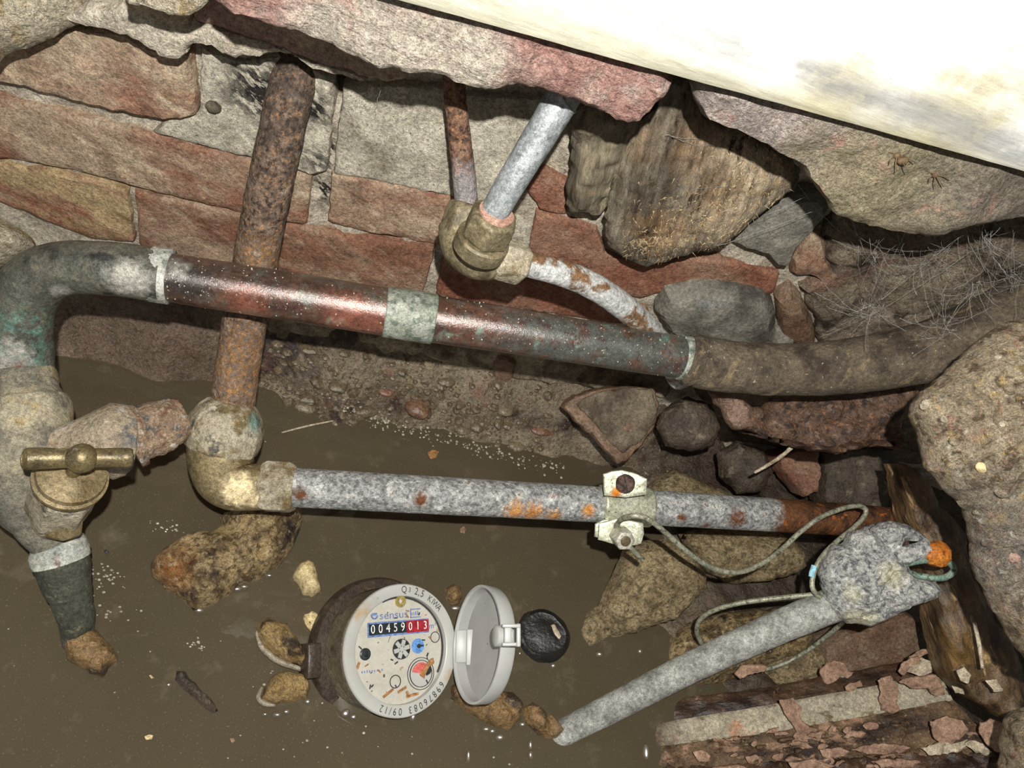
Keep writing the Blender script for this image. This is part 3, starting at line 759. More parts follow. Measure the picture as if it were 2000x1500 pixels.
# painted beam along the top
bm_poly = [(735, -14), (900, 30), (1100, 86), (1300, 140), (1500, 194), (1700, 249), (1900, 305), (2060, 349), (2500, 470), (2500, -420), (600, -420)]
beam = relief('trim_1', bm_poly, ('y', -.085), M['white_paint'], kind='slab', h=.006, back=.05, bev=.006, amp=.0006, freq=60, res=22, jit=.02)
beam['kind'] = 'structure'

# bricks and patches of the wall: each its own piece, a child of the wall
def brick(poly, m, y=0.0, name='brick', **k):
    a = dict(kind='slab', h=.003, back=.012, bev=.0025, amp=.0012, freq=90, res=9, jit=.35, seed=random.random() * 9, octs=5)
    a.update(k)
    return relief(name, poly, ('y', y), m, wall, **a)
brick([(-60, 95), (60, 75), (140, 38), (250, 48), (300, 80), (380, 86), (390, 215), (360, 225), (330, 227), (240, 208), (150, 188), (60, 160), (-60, 140)], M['brick'], h=.007)
brick([(-60, 172), (0, 184), (90, 205), (175, 226), (250, 243), (297, 258), (400, 285), (500, 310), (612, 340), (600, 436), (545, 428), (470, 411), (355, 384), (245, 355), (150, 330), (60, 312), (-60, 298)], M['brick'])
brick([(-60, 302), (0, 312), (90, 328), (180, 345), (252, 366), (258, 410), (264, 470), (180, 462), (100, 430), (40, 405), (-60, 370)], M['brick_smeared'])
brick([(264, 368), (360, 390), (474, 414), (462, 505), (455, 540), (360, 510), (272, 474)], M['brick_red'])
brick([(545, 432), (620, 446), (700, 458), (780, 466), (851, 476), (840, 525), (826, 572), (760, 566), (690, 556), (600, 540), (470, 525), (478, 425)], M['brick_red'])
brick([(868, 482), (940, 500), (1010, 520), (1100, 550), (1200, 580), (1262, 600), (1280, 640), (1200, 628), (1100, 612), (1000, 598), (920, 588), (850, 574)], M['brick_deep'])
brick([(648, 332), (720, 345), (800, 360), (880, 376), (905, 392), (900, 480), (860, 476), (780, 460), (700, 446), (642, 430)], M['brick'])
brick([(1048, 412), (1110, 422), (1165, 436), (1182, 490), (1220, 502), (1300, 509), (1345, 497), (1405, 502), (1470, 516), (1522, 528), (1512, 570), (1490, 572), (1450, 559), (1370, 551), (1300, 563), (1250, 580), (1150, 552), (1030, 508), (1035, 460)], M['brick_deep'])
brick([(1026, 335), (1056, 322), (1110, 352), (1106, 418), (1055, 404), (1026, 366)], M['brick_deep'])
brick([(100, 575), (200, 590), (330, 612), (425, 628), (418, 690), (400, 735), (300, 722), (200, 700), (95, 680)], M['brick_wet'], res=16)
brick([(530, 660), (600, 655), (640, 690), (620, 740), (560, 745), (530, 720)], M['mortar_dirty'], name='plaster_patch')
brick([(520, 610), (700, 640), (900, 668), (1100, 690), (1320, 735), (1300, 770), (1100, 745), (900, 720), (700, 700), (530, 680)], M['mortar_dirty'], name='plaster_patch', amp=.004, h=.004, jit=.7)
brick([(970, 680), (1010, 690), (1005, 725), (980, 745), (960, 720)], M['brick_wet'], h=.008)
# mortar smeared over the bricks
brick([(672, 168), (760, 160), (872, 168), (885, 260), (896, 382), (850, 372), (780, 358), (720, 344), (652, 336), (660, 250)], M['plaster'], name='plaster_patch', amp=.0012, h=.004)
brick([(900, 180), (1060, 190), (1040, 260), (1012, 320), (1000, 420), (1040, 440), (1030, 505), (960, 500), (915, 470), (915, 385)], M['plaster'], name='plaster_patch', amp=.0014, h=.003)
brick([(395, 92), (470, 112), (560, 105), (650, 150), (655, 200), (640, 330), (612, 338), (500, 306), (400, 282), (300, 256), (330, 230), (390, 218)], M['plaster'], name='plaster_patch', amp=.0016, h=.003)
# corbelled course above with its ragged mortar lip
brick([(378, 30), (400, 8), (440, -30), (700, 40), (800, 120), (796, 148), (760, 152), (700, 140), (640, 122), (560, 92), (470, 60)], M['brick_pale'], y=-.020, h=.006, back=.03)
brick([(120, 30), (160, 12), (240, 8), (330, 38), (395, 44), (470, 60), (540, 82), (640, 120), (720, 147), (745, 152), (705, 153), (660, 142), (612, 130), (580, 110), (560, 101), (525, 96), (507, 106), (455, 108), (430, 92), (400, 82), (378, 86), (365, 104), (350, 110), (330, 107), (315, 113), (303, 96), (287, 84), (255, 66), (200, 52)], M['mortar'], y=-.024, h=.004, back=.026, bev=.003, name='mortar_lip', res=9, jit=.8)
# projecting ledge course
brick([(400, -60), (416, -6), (470, 22), (540, 44), (600, 61), (650, 82), (700, 107), (745, 128), (770, 124), (800, 135), (835, 134), (860, 139), (905, 158), (950, 169), (985, 165), (1010, 157), (1040, 162), (1085, 175), (1130, 194), (1160, 205), (1200, 227), (1225, 236), (1245, 231), (1265, 215), (1290, 185), (1312, 160), (1300, 100), (1100, 40), (800, -60)], M['brick_pink'], y=-.075, h=.006, back=.065, bev=.004, amp=.003, freq=45, res=10, name='ledge_brick', jit=.5)
brick([(1342, 160), (1380, 120), (1700, 200), (2080, 320), (2380, 400), (2380, 490), (2100, 425), (1985, 415), (1940, 425), (1880, 432), (1830, 452), (1760, 448), (1690, 438), (1630, 415), (1590, 365), (1565, 318), (1530, 300), (1490, 275), (1440, 258), (1400, 245), (1372, 226), (1355, 195)], M['ledge_right'], y=-.072, h=.008, back=.06, bev=.008, amp=.005, freq=35, res=14, name='ledge_brick', jit=.5)
brick([(240, -60), (252, 0), (300, 11), (340, 22), (378, 25), (395, 14), (412, -4), (425, -60)], M['concrete_pale'], y=-.058, h=.006, back=.05, res=10, name='ledge_stone')
# right hand: stones and earth in the wall
brick([(1425, 468), (1470, 432), (1520, 395), (1560, 374), (1600, 372), (1622, 402), (1590, 445), (1560, 475), (1540, 515), (1512, 514), (1490, 490), (1450, 478)], M['stone_grey'], y=-.006, name='stone', h=.008, back=.02, bev=.012)
brick([(1278, 604), (1300, 568), (1370, 554), (1440, 561), (1490, 574), (1514, 602), (1512, 640), (1560, 655), (1540, 680), (1420, 676), (1340, 660), (1300, 640)], M['stone_grey'], y=-.008, name='stone', h=.012, back=.02, bev=.02)
brick([(1545, 500), (1580, 455), (1602, 440), (1612, 480), (1628, 525), (1610, 546), (1575, 530), (1545, 528)], M['brick_red'], y=-.002, h=.008, bev=.008)
brick([(1514, 580), (1545, 560), (1566, 580), (1592, 640), (1590, 672), (1555, 668), (1520, 640)], M['brick_wet'], y=-.004, h=.01, bev=.01)
brick([(1560, 560), (1620, 530), (1610, 440), (1640, 410), (1700, 430), (1780, 455), (1880, 440), (2040, 410), (2040, 660), (1900, 660), (1760, 668), (1680, 676), (1600, 676), (1590, 620)], M['earth'], y=-.004, name='earth_patch', h=.008, bev=.015, amp=.008, freq=30, res=14, jit=.8)
brick([(1330, 690), (1500, 700), (1800, 700), (1900, 800), (1800, 900), (1600, 890), (1450, 860), (1380, 800)], M['earth'], y=-.004, name='earth_patch', h=.008, bev=.015, amp=.008, freq=30, res=18, jit=.8)
# ------------------------------------------------------------------ the pipework
# copper pipe with its blackened elbow
t = thing('copper_pipe', 'thick copper pipe with green patina and soldered collar crossing the brick wall', 'pipe', at(700, 600, .43))
cop = [(300, 536, .408, 47), (400, 553, .413, 48), (560, 578, .421, 48), (760, 610, .431, 47), (1000, 646, .445, 45), (1200, 678, .462, 43), (1350, 701, .475, 41)]
tube('pipe', cop, M['copper'], t, seg=40, n=10, rough=.006, freq=90)
tube('elbow', [(42, 735, .424, 56), (40, 690, .42, 58), (36, 640, .414, 59), (44, 590, .408, 59), (72, 548, .404, 57), (118, 526, .402, 53), (180, 523, .402, 52), (250, 529, .404, 53), (318, 539, .408, 53)], M['elbow_dark'], t, seg=40, n=10, rough=.02, freq=120)
tube('solder_collar', [(296, 535, .4075, 54.5), (315, 538, .4085, 55), (334, 541, .4095, 54)], M['grey_cap'], t, seg=40, n=6, rough=.012, freq=300)
tube('sleeve', [(752, 609, .4305, 49.5), (800, 616, .4335, 50.5), (848, 624, .4365, 49.5)], M['solder'], t, seg=40, n=8, rough=.008, freq=200)
tube('patina_ring', [(1326, 697, .473, 43), (1338, 699, .474, 44), (1350, 701, .475, 43)], M['solder'], t, seg=32, n=5, rough=.05, freq=200)

pp_ = path(px_path(cop), 10)
dr_ = []
for k in range(420):
    i = random.randrange(2, len(pp_) - 2)
    c0_, r0_ = pp_[i]; c0_ = c0_.lerp(pp_[i + 1][0], random.random())
    ax_ = (pp_[i + 1][0] - pp_[i][0]).normalized()
    f_ = (CAM - c0_); f_ = (f_ - ax_ * f_.dot(ax_)).normalized(); s_ = ax_.cross(f_)
    a = random.gauss(-.1, .6)
    c0_ = c0_ + (f_ * math.cos(a) + s_ * math.sin(a)) * r0_
    r = random.choice((.0002, .0003, .0003, .0005))
    dr_.append(ball_vf(c0_, r, r, r, seg=7, rings=5))
V, Fc = join(dr_)
mesh('droplet_glints', V, Fc, M['foam'], t, True, kind='stuff')  # pale colour stands in for sparkle on the wet copper
t = thing('wrapped_pipe', 'pipe wrapped in dirty brown tape running right behind the concrete lump', 'pipe', at(1600, 715, .48))
tube('wrapping', [(1345, 701, .474, 48), (1380, 709, .478, 52), (1440, 717, .480, 51), (1520, 722, .480, 51), (1620, 719, .478, 53), (1720, 706, .476, 56), (1800, 690, .474, 60), (1880, 662, .472, 64), (1960, 628, .470, 68), (2060, 580, .468, 70)], M['wrap'], t, seg=36, n=12, rough=.035, freq=55)
tube('torn_end', [(1339, 699, .474, 46), (1350, 702, .4745, 52), (1362, 706, .475, 50)], M['wrap'], t, seg=36, n=5, rough=.08, freq=260)

# rusty riser down to a brass elbow, and the galvanised pipe it feeds
t = thing('rusty_riser', 'rusty flaking iron pipe coming down the bricks behind the copper pipe', 'pipe', at(452, 800, .462))
tube('pipe', [(590, 90, .402, 44), (575, 150, .403, 44), (556, 230, .408, 43), (532, 340, .420, 42.5), (510, 450, .440, 42), (490, 560, .454, 42), (470, 680, .461, 42), (452, 800, .464, 42)], M['rust_pipe'], t, seg=36, n=14, rough=.035, freq=130)
fl = at(437, 945, .462)
e = thing('brass_elbow', 'dull brass elbow fitting joining the rusty pipe to the galvanised pipe', 'pipe fitting', at(440, 990, .462))
a0, a1 = at(452, 790, .461), at(430, 880, .463)
pxr = lambda r, d: r * d / F
ax = (a1 - a0); L = ax.length
o = lathe('union_nut', a0, ax, [(-.002, pxr(44, .46)), (0, pxr(52, .46)), (L * .16, pxr(64, .46)), (L * .42, pxr(74, .46)), (L * .75, pxr(74, .46)), (L * .98, pxr(71, .46)), (L, pxr(63, .46))], M['brass_crust'], e, seg=10, turn=.2, rough=.05, freq=60)
sv = o.modifiers.new('round', 'BEVEL'); sv.width = .0022; sv.segments = 3; sv.limit_method = 'ANGLE'; sv.angle_limit = math.radians(14)
tube('elbow_body', [(434, 862, .462, 64), (432, 878, .462, 63), (433, 905, .462, 61), (440, 930, .462, 57), (458, 946, .462, 51), (485, 951, .463, 46), (520, 951, .464, 44)], M['brass'], e, seg=40, n=10)
tube('rim', [(434, 856, .462, 63), (433, 864, .462, 67), (433, 872, .462, 63)], M['brass'], e, seg=40, n=5)
n0, n1 = at(510, 949, .4635), at(578, 953, .4655)
V, Fc = nut_vf(n0, n1, pxr(54, .464), turn=.28, cham=.16, ref=DOWN)
o = mesh('hex_nut', V, Fc, M['brass_crust'], e, False); bevel(o, .0007)

t = thing('galvanised_pipe', 'straight galvanised pipe with rust blotches held by the clamp, its right end rusted brown', 'pipe', at(1100, 980, .51))
gp = [(560, 951, .464, 38), (700, 959, .473, 37.5), (900, 970, .488, 36.5), (1200, 987, .512, 34.5), (1400, 999, .530, 33.5), (1560, 1009, .546, 32), (1680, 1017, .560, 31), (1800, 1026, .574, 30)]
tube('pipe', gp, M['galvanised'], t, seg=36, n=14, rough=.018, freq=160)

# earthing clamp on the galvanised pipe
gax = (at(1250, 990, .5165) - at(1190, 986, .511)).normalized()
t = thing('pipe_clamp', 'nickelled strap clamp with rusty screw on the galvanised pipe', 'clamp', at(1215, 1075, .50))
tube('saddle', [(1172, 985, .5085, 38.5), (1217, 988, .512, 38.5), (1266, 991, .517, 38.5)], M['clamp'], t, seg=36, n=6)
relief('upper_flange', [(1179, 957), (1178, 926), (1195, 920), (1215, 918), (1240, 924), (1264, 935), (1262, 966), (1222, 972), (1180, 968)], ('d', .490), M['clamp'], t, kind='slab', h=.0008, back=.0016, bev=.0006, amp=.0003, res=6, jit=0)
relief('lower_flange', [(1170, 1022), (1210, 1012), (1256, 1022), (1258, 1042), (1252, 1062), (1225, 1068), (1196, 1062), (1168, 1054)], ('d', .492), M['clamp'], t, kind='slab', h=.0008, back=.0016, bev=.0006, amp=.0003, res=6, jit=0)
relief('back_plate', [(1162, 1024), (1180, 1014), (1250, 1020), (1250, 1050), (1200, 1060), (1161, 1048)], ('d', .4965), M['clamp'], t, kind='slab', h=.0008, back=.0016, bev=.0006, amp=.0003, res=6, jit=0)
sd = -FWD
s = lathe('screw', at(1221, 945, .489), sd, [(0, pxr(19, .49)), (.0014, pxr(18.5, .49)), (.0032, pxr(14, .49)), (.0040, pxr(7, .49))], M['rust_screw'], t, seg=24, rough=.06, freq=400)
sl = at(1221, 945, .489) + sd * .0037
V, Fc = box_vf(sl, (DOWN * .97 + RIGHT * .2).normalized() * .0056, (RIGHT * .97 - DOWN * .2).normalized() * .0005, sd * .0004)
mesh('slot', V, Fc, M['tar'], s, False)
b0 = at(1208, 1043, .491); b1 = at(1222, 1057, .4775)
V, Fc = nut_vf(b0, b1, pxr(21, .48), turn=.3, cham=.08)
nb = mesh('hex_nut', V, Fc, M['nickel'], t, False); bevel(nb, .0004)
bd = (b1 - b0).normalized()
lathe('bolt_end', b1, bd, [(-.001, pxr(10.5, .478)), (.0004, pxr(10.5, .478)), (.0008, pxr(8.5, .478))], M['brass_olive'], nb, seg=20)

# earth wire
wr = .00175
def wire(name, pts, m, parent, r=wr, **k):
    V, Fc = tube_vf([(at(x, y, d), r) for x, y, d in pts], seg=10, n=10, rough=.04, freq=300, **k)
    return mesh(name, V, Fc, m, parent)
t = thing('earth_wire', 'stiff grey copper earth wire looping from the pipe clamp to the corroded lump', 'wire', at(1440, 1180, .52))
wire('wire', [(1256, 1093, .497), (1240, 1078, .494), (1222, 1060, .489), (1208, 1042, .4885), (1204, 1028, .487), (1214, 1014, .478), (1232, 1008, .470), (1254, 1009, .469), (1275, 1020, .470), (1305, 1045, .474), (1345, 1080, .480), (1385, 1106, .486), (1420, 1117, .491), (1455, 1115, .495), (1495, 1097, .500), (1530, 1070, .506), (1562, 1040, .511), (1600, 1012, .515), (1640, 995, .518), (1672, 988, .520), (1690, 994, .520), (1688, 1008, .519), (1668, 1030, .515), (1635, 1057, .510), (1608, 1084, .505), (1592, 1112, .502), (1586, 1140, .500), (1592, 1158, .500), (1606, 1168, .501)], M['wire'], t)
wire('paint_mark', [(1591, 1105, .5025), (1587, 1117, .5017), (1585, 1127, .5008)], M['blue_paint'], t, r=.0021)
wire('return_wire', [(1610, 1160, .505), (1570, 1163, .507), (1500, 1170, .512), (1440, 1179, .518), (1395, 1192, .524), (1368, 1210, .532), (1361, 1232, .540), (1370, 1255, .548), (1386, 1275, .555), (1420, 1290, .565), (1460, 1303, .575), (1500, 1306, .580), (1545, 1290, .578), (1585, 1265, .572), (1625, 1234, .562), (1650, 1212, .552)], M['wire'], t)
wire('end_loop', [(1758, 1106, .484), (1775, 1100, .480), (1800, 1095, .478), (1830, 1093, .478), (1852, 1098, .479), (1862, 1110, .480), (1856, 1122, .481), (1838, 1129, .482), (1810, 1127, .482), (1785, 1122, .484), (1768, 1117, .488)], M['wire_green'], t, r=.0021)

# corroded lump (old clamp) on a grey rod
t = thing('earth_rod', 'grey dusty rod rising out of the water up to the corroded lump', 'rod', at(1100, 1435, .52))
tube('rod', [(1010, 1477, .550, 21), (1090, 1436, .5205, 24), (1200, 1380, .5205, 27), (1350, 1303, .514, 28.5), (1480, 1243, .509, 30), (1580, 1200, .506, 32), (1660, 1168, .504, 33)], M['rod'], t, seg=32, n=14, rough=.02, freq=150)
t = thing('corroded_clamp', 'lumpy white and grey corroded clamp on the end of the grey rod', 'clamp', at(1710, 1215, .50))
o = relief('body', [(1603, 1120), (1608, 1096), (1622, 1078), (1632, 1066), (1652, 1062), (1662, 1042), (1690, 1032), (1704, 1026), (1730, 1022), (1750, 1030), (1757, 1060), (1760, 1085), (1772, 1106), (1790, 1130), (1800, 1150), (1790, 1176), (1760, 1184), (1745, 1198), (1720, 1212), (1690, 1220), (1655, 1218), (1632, 1204), (1614, 1178), (1606, 1150)], ('d', .497), M['zinc_lump'], t, kind='rock', h=.021, back=.026, amp=.0075, freq=85, res=6, jit=.6, octs=7)
relief('jaw', [(1700, 1034), (1722, 1022), (1745, 1017), (1772, 1024), (1795, 1040), (1814, 1056), (1806, 1066), (1792, 1060), (1770, 1056), (1757, 1052), (1752, 1070), (1735, 1080), (1712, 1066)], ('d', .487), M['zinc_lump'], t, kind='rock', h=.011, back=.012, amp=.003, freq=150, res=6, jit=.5, octs=5)
relief('lower_jaw', [(1740, 1100), (1765, 1108), (1795, 1128), (1826, 1132), (1832, 1148), (1822, 1168), (1800, 1176), (1770, 1182), (1735, 1180), (1715, 1150), (1720, 1118)], ('d', .486), M['zinc_lump'], t, kind='rock', h=.013, back=.014, amp=.003, freq=150, res=6, jit=.5, octs=5)
tube('bolt', [(1750, 1090, .484, 20), (1780, 1082, .482, 19), (1815, 1072, .480, 17)], M['zinc_lump'], t, seg=16, n=6, rough=.06, freq=300)
lathe('bolt_head', at(1802, 1078, .479), at(1866, 1078, .486) - at(1802, 1068, .479), [(0, pxr(14, .48)), (.003, pxr(22, .48)), (.011, pxr(27, .48)), (.016, pxr(24, .48)), (.0175, pxr(12, .48))], M['rust_bright'], t, seg=8, rough=.1, freq=200)
tube('inner_bolt', [(1740, 1062, .488, 15), (1770, 1068, .487, 15)], M['rust_screw'], t, seg=14, n=4, rough=.12, freq=300)

# centre fitting
t = thing('thin_rusty_pipe', 'thin rusty pipe coming down the plaster into the brass tee', 'pipe', at(912, 390, .42))
tube('pipe', [(886, 140, .382, 22), (890, 200, .389, 22), (898, 270, .402, 22.5), (906, 340, .413, 23), (912, 410, .424, 23)], M['rust_thin'], t, seg=24, n=10, rough=.04, freq=180)
t = thing('grey_stub_pipe', 'short grey lead-coloured pipe slanting from the brass tee up under the ledge', 'pipe', at(965, 415, .385))
tube('pipe', [(1108, 172, .352, 35), (1085, 215, .356, 34), (1030, 305, .366, 31.5), (985, 380, .376, 29), (960, 425, .383, 28)], M['zinc_grey'], t, seg=32, n=12, rough=.012, freq=150)
tube('rim', [(1110, 186, .3525, 36.5), (1098, 192, .354, 36)], M['zinc_grey'], t, seg=32, n=4, rough=.02, freq=300)
e = thing('brass_tee', 'olive brass compression fitting with three nuts against the wall', 'pipe fitting', at(950, 530, .41))
V, Fc = nut_vf(at(918, 398, .414), at(900, 470, .418), pxr(46, .416), turn=.1, cham=.2)
o = mesh('hex_nut', V, Fc, M['brass_olive'], e, False); bevel(o, .0016, 3)
tube('tee_body', [(896, 440, .420, 40), (905, 480, .416, 44), (935, 505, .412, 42), (975, 508, .412, 36), (1000, 508, .414, 32)], M['brass_olive'], e, seg=32, n=8)
c0, c1 = at(969, 418, .380), at(932, 492, .400)
dirn = (c1 - c0).normalized()
lathe('washer', c0, -dirn, [(-.003, pxr(30, .38)), (-.003, pxr(36, .38)), (.0012, pxr(36, .38)), (.0016, pxr(30, .38))], M['washer'], e, seg=32)
V, Fc = nut_vf(c0, c0 + dirn * (c1 - c0).length * .62, pxr(51, .385), turn=.35, cham=.1)
o = mesh('hex_nut', V, Fc, M['brass_olive'], e, False); bevel(o, .0008)
lathe('flange', c0 + dirn * (c1 - c0).length * .60, dirn, [(0, pxr(50, .39)), (.0012, pxr(54, .39)), (.009, pxr(54, .39)), (.0115, pxr(46, .39))], M['brass_olive'], e, seg=40)
V, Fc = nut_vf(at(968, 500, .408), at(1024, 516, .416), pxr(45, .412), turn=.2, cham=.14, ref=DOWN)
o = mesh('hex_nut', V, Fc, M['brass_crust'], e, False); bevel(o, .0008)
t = thing('curved_grey_pipe', 'pale grey pipe with brown crust curving down from the brass tee behind the copper pipe', 'pipe', at(1270, 640, .50))
tube('pipe', [(1005, 509, .413, 25), (1040, 518, .418, 25.5), (1100, 534, .428, 26), (1160, 560, .440, 26), (1215, 597, .456, 25.5), (1262, 640, .478, 25), (1300, 690, .502, 25), (1330, 740, .525, 25)], M['zinc_curved'], t, seg=28, n=12, rough=.03, freq=160)

# stopcock on the left
v = thing('stopcock', 'old encrusted brass stopcock with T-bar handle standing in the water', 'valve', at(140, 1200, .44))
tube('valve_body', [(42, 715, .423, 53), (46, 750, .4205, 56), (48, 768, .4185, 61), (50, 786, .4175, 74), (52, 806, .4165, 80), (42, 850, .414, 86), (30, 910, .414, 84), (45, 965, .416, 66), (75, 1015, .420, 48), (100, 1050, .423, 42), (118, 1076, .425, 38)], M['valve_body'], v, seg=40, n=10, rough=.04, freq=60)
tube('collar', [(44, 734, .423, 57), (45, 739, .4225, 60), (46, 752, .4205, 61), (47, 760, .4195, 59)], M['valve_body'], v, seg=40, n=6, rough=.03, freq=80)
tube('branch', [(50, 870, .412, 42), (120, 868, .414, 40), (150, 866, .416, 48), (188, 864, .419, 64), (218, 862, .4215, 75), (244, 860, .424, 70), (258, 860, .426, 58)], M['crust'], v, seg=36, n=8, rough=.05, freq=70)
tube('crusted_union', [(245, 860, .428, 58), (266, 849, .431, 58), (285, 843, .434, 49), (310, 833, .438, 52), (336, 823, .442, 46), (357, 815, .446, 36)], M['crust_brown'], v, seg=40, n=10, rough=.16, freq=95)
# bonnet with its own axis, tilted towards the pit mouth
q0, q1 = at(150, 905, .374), at(112, 1000, .412)
bd = (q1 - q0).normalized(); BL = (q1 - q0).length
V, Fc = nut_vf(q0 + bd * BL * .42, q0 + bd * BL * 1.0, pxr(60, .40), turn=.5, cham=.1)
o = mesh('bonnet_nut', V, Fc, M['brass_crust'], v, False); bevel(o, .0009)
lathe('bonnet', q0 + bd * BL * .16, bd, [(0, pxr(18, .38)), (.001, pxr(30, .38)), (.003, pxr(60, .385)), (.0055, pxr(62, .385)), (.0065, pxr(58, .385)), (.0072, pxr(66, .39)), (.0095, pxr(66, .39)), (.0105, pxr(58, .39))], M['brass'], v, seg=40)
lathe('gland', q0 + bd * BL * 1.0, bd, [(-.004, pxr(46, .41)), (.004, pxr(46, .41)), (.012, pxr(42, .415))], M['brass_crust'], v, seg=24)
lathe('spindle', q0, bd, [(0, pxr(14, .375)), (BL * .3, pxr(14, .375))], M['brass_handle'], v, seg=20)
V, Fc = nut_vf(at(128, 990, .405), at(122, 1042, .409), pxr(36, .405), turn=.0, cham=.1)
o = mesh('stop_lug', V, Fc, M['brass'], v, False); bevel(o, .0008)
h = tube('handle', [(48, 896, .360, 20), (56, 896, .361, 22), (90, 895, .364, 21), (125, 895, .367, 18.5), (160, 895, .370, 20), (195, 894, .373, 18.5), (225, 894, .376, 19.5), (250, 894, .378, 19.5), (259, 894, .379, 16)], M['brass_handle'], v, seg=28, n=8)
hb = ball_vf(at(160, 895, .368), pxr(29, .37), seg=24, rings=16)
mesh('boss', hb[0], hb[1], M['brass_handle'], h)
tube('tail_collar', [(106, 1058, .424, 43), (112, 1070, .425, 52), (116, 1082, .4255, 53), (120, 1096, .426, 52)], M['collar_pale'], v, seg=32, n=6, rough=.03, freq=200)
tube('tail', [(116, 1082, .4258, 50), (124, 1110, .428, 48), (132, 1145, .431, 42), (138, 1160, .433, 38), (142, 1185, .436, 34), (148, 1200, .438, 33), (150, 1225, .442, 30), (152, 1250, .447, 28)], M['valve_tail'], v, seg=32, n=8, rough=.03, freq=120)

# ------------------------------------------------------------------ the water meter
mc = at(787, 1268, .482)
vr = (mc - CAM).normalized()
rr = (RIGHT - vr * RIGHT.dot(vr)).normalized(); dd = vr.cross(rr)        # right and down on screen, seen from the pit mouth
uu = -dd
th = math.radians(29)
nrm = (rr * math.sin(th) - vr * math.cos(th)).normalized()
ex0 = (rr * math.cos(th) + vr * math.sin(th)).normalized()
a_ = math.radians(5)
ex = (ex0 * math.cos(a_) + uu * math.sin(a_)).normalized(); ex = (ex - nrm * ex.dot(nrm)).normalized()
ey = nrm.cross(ex)
if ey.dot(uu) < 0: ey = -ey
R = 124 * (mc - CAM).dot(FWD) / F * 1.0
mt = thing('water_meter', 'white round water meter with numbered dial standing in the muddy water', 'water meter', mc - nrm * .06)
def P(x, y, z=0.0):                      # a point of the dial, in dial radii, z in metres above the rim
    return mc + ex * (x * R) + ey * (y * R) + nrm * z
body = lathe('body', mc, -nrm, [(.0075, R * .97), (.012, R * .965), (.034, R * .96), (.040, R * 1.0), (.07, R * 1.02)], M['meter_body'], mt, seg=64)
st = lathe('strap', mc - nrm * .032, -nrm, [(0, R * .97), (0, R * 1.12), (.003, R * 1.16), (.010, R * 1.16), (.013, R * 1.12), (.013, R * .97)], M['meter_strap'], mt, seg=64, closed=False)
lc = mc - nrm * .033 - ex * (R * 1.2) - ey * (R * .06)
V, Fc = box_vf(lc, ex * .0046, ey * .0105, nrm * .008)
o = mesh('strap_lug', V, Fc, M['meter_strap'], st, False); bevel(o, .0012)
ring = lathe('dial_ring', mc, nrm, [(-.0045, R * .97), (-.003, R), (-.0008, R), (0, R * .985), (0, R * .83), (-.0006, R * .81), (-.0045, R * .805)], M['plastic'], mt, seg=80, closed=False)
face = lathe('dial_face', mc - nrm * .0046, nrm, [(-.001, R * .82), (0, R * .82), (0.0, .0004)], M['dial'], mt, seg=64)
zf = -.0045
def disc(name, x, y, r, m, z=0.0, hgt=.0006, parent=face, seg=28, sx=1.0):
    return lathe(name, P(x, y, zf + z), nrm, [(0, r * R), (hgt * .7, r * R), (hgt, r * R * .9)], m, parent, seg=seg)
def annulus(name, x, y, r0, r1, m, z=0.0, hgt=.0004, parent=face, seg=36, a0=0, a1=2 * math.pi):
    V, Fc = [], []
    full = a1 - a0 > 6.28
    for k in range(seg + 1):
        a = a0 + (a1 - a0) * k / seg
        for (q, zz) in ((r0, 0), (r0, hgt), (r1, hgt), (r1, 0)):
            V.append(P(x + q * math.cos(a), y + q * math.sin(a), zf + z + zz))
    for k in range(seg):
        for j in range(3):
            Fc.append((k * 4 + j, k * 4 + j + 1, k * 4 + j + 5, k * 4 + j + 4))
    return mesh(name, V, Fc, m, parent, False)
def plate(name, x0, y0, x1, y1, m, z=0.0, hgt=.0004, parent=face):
    V, Fc = box_vf(P((x0 + x1) / 2, (y0 + y1) / 2, zf + z + hgt / 2), ex * ((x1 - x0) / 2 * R), ey * ((y1 - y0) / 2 * R), nrm * (hgt / 2))
    return mesh(name, V, Fc, m, parent, False)
def text_vf(s, size):
    cu = bpy.data.curves.new('lettering', 'FONT'); cu.body = s; cu.size = size; cu.align_x = 'CENTER'; cu.align_y = 'CENTER'
    cu.extrude = 0; cu.resolution_u = 3
    o = bpy.data.objects.new('lettering', cu); COL.objects.link(o)
    bpy.context.view_layer.update()
    me = o.evaluated_get(bpy.context.evaluated_depsgraph_get()).to_mesh()
    V = [v.co.copy() for v in me.vertices]; Fc = [tuple(p.vertices) for p in me.polygons]
    o.to_mesh_clear(); COL.objects.unlink(o); bpy.data.objects.remove(o); bpy.data.curves.remove(cu)
    if V:
        xs = [q.x for q in V]; cx = (min(xs) + max(xs)) / 2
        V = [Vector((q.x - cx, q.y, 0)) for q in V]
    return V, Fc
def write(name, s, x, y, size, m, z, parent, turn=0.0, wide=1.0):
    V, Fc = text_vf(s, size)
    c, sn = math.cos(turn), math.sin(turn)
    V = [P(x + (q.x * wide) * c - q.y * sn, y + (q.x * wide) * sn + q.y * c, z) for q in V]
    return mesh(name, V, Fc, m, parent, False)
def write_ring(name, chars, rad, size, m, z, parent):
    parts = []
    for ch, deg, sz in chars:
        V, Fc = text_vf(ch, size * sz)
        a = math.radians(deg); px, py = rad * math.sin(a), rad * math.cos(a)
        c, sn = math.cos(-a), math.sin(-a)
        parts.append(([P(px + q.x * .8 * c - q.y * sn, py + q.x * .8 * sn + q.y * c, z) for q in V], Fc))
    V, Fc = join(parts)
    return mesh(name, V, Fc, m, parent, False)
w_ = plate('counter_window', -.555, .215, .545, .435, M['window_blue'], 0, .0005)
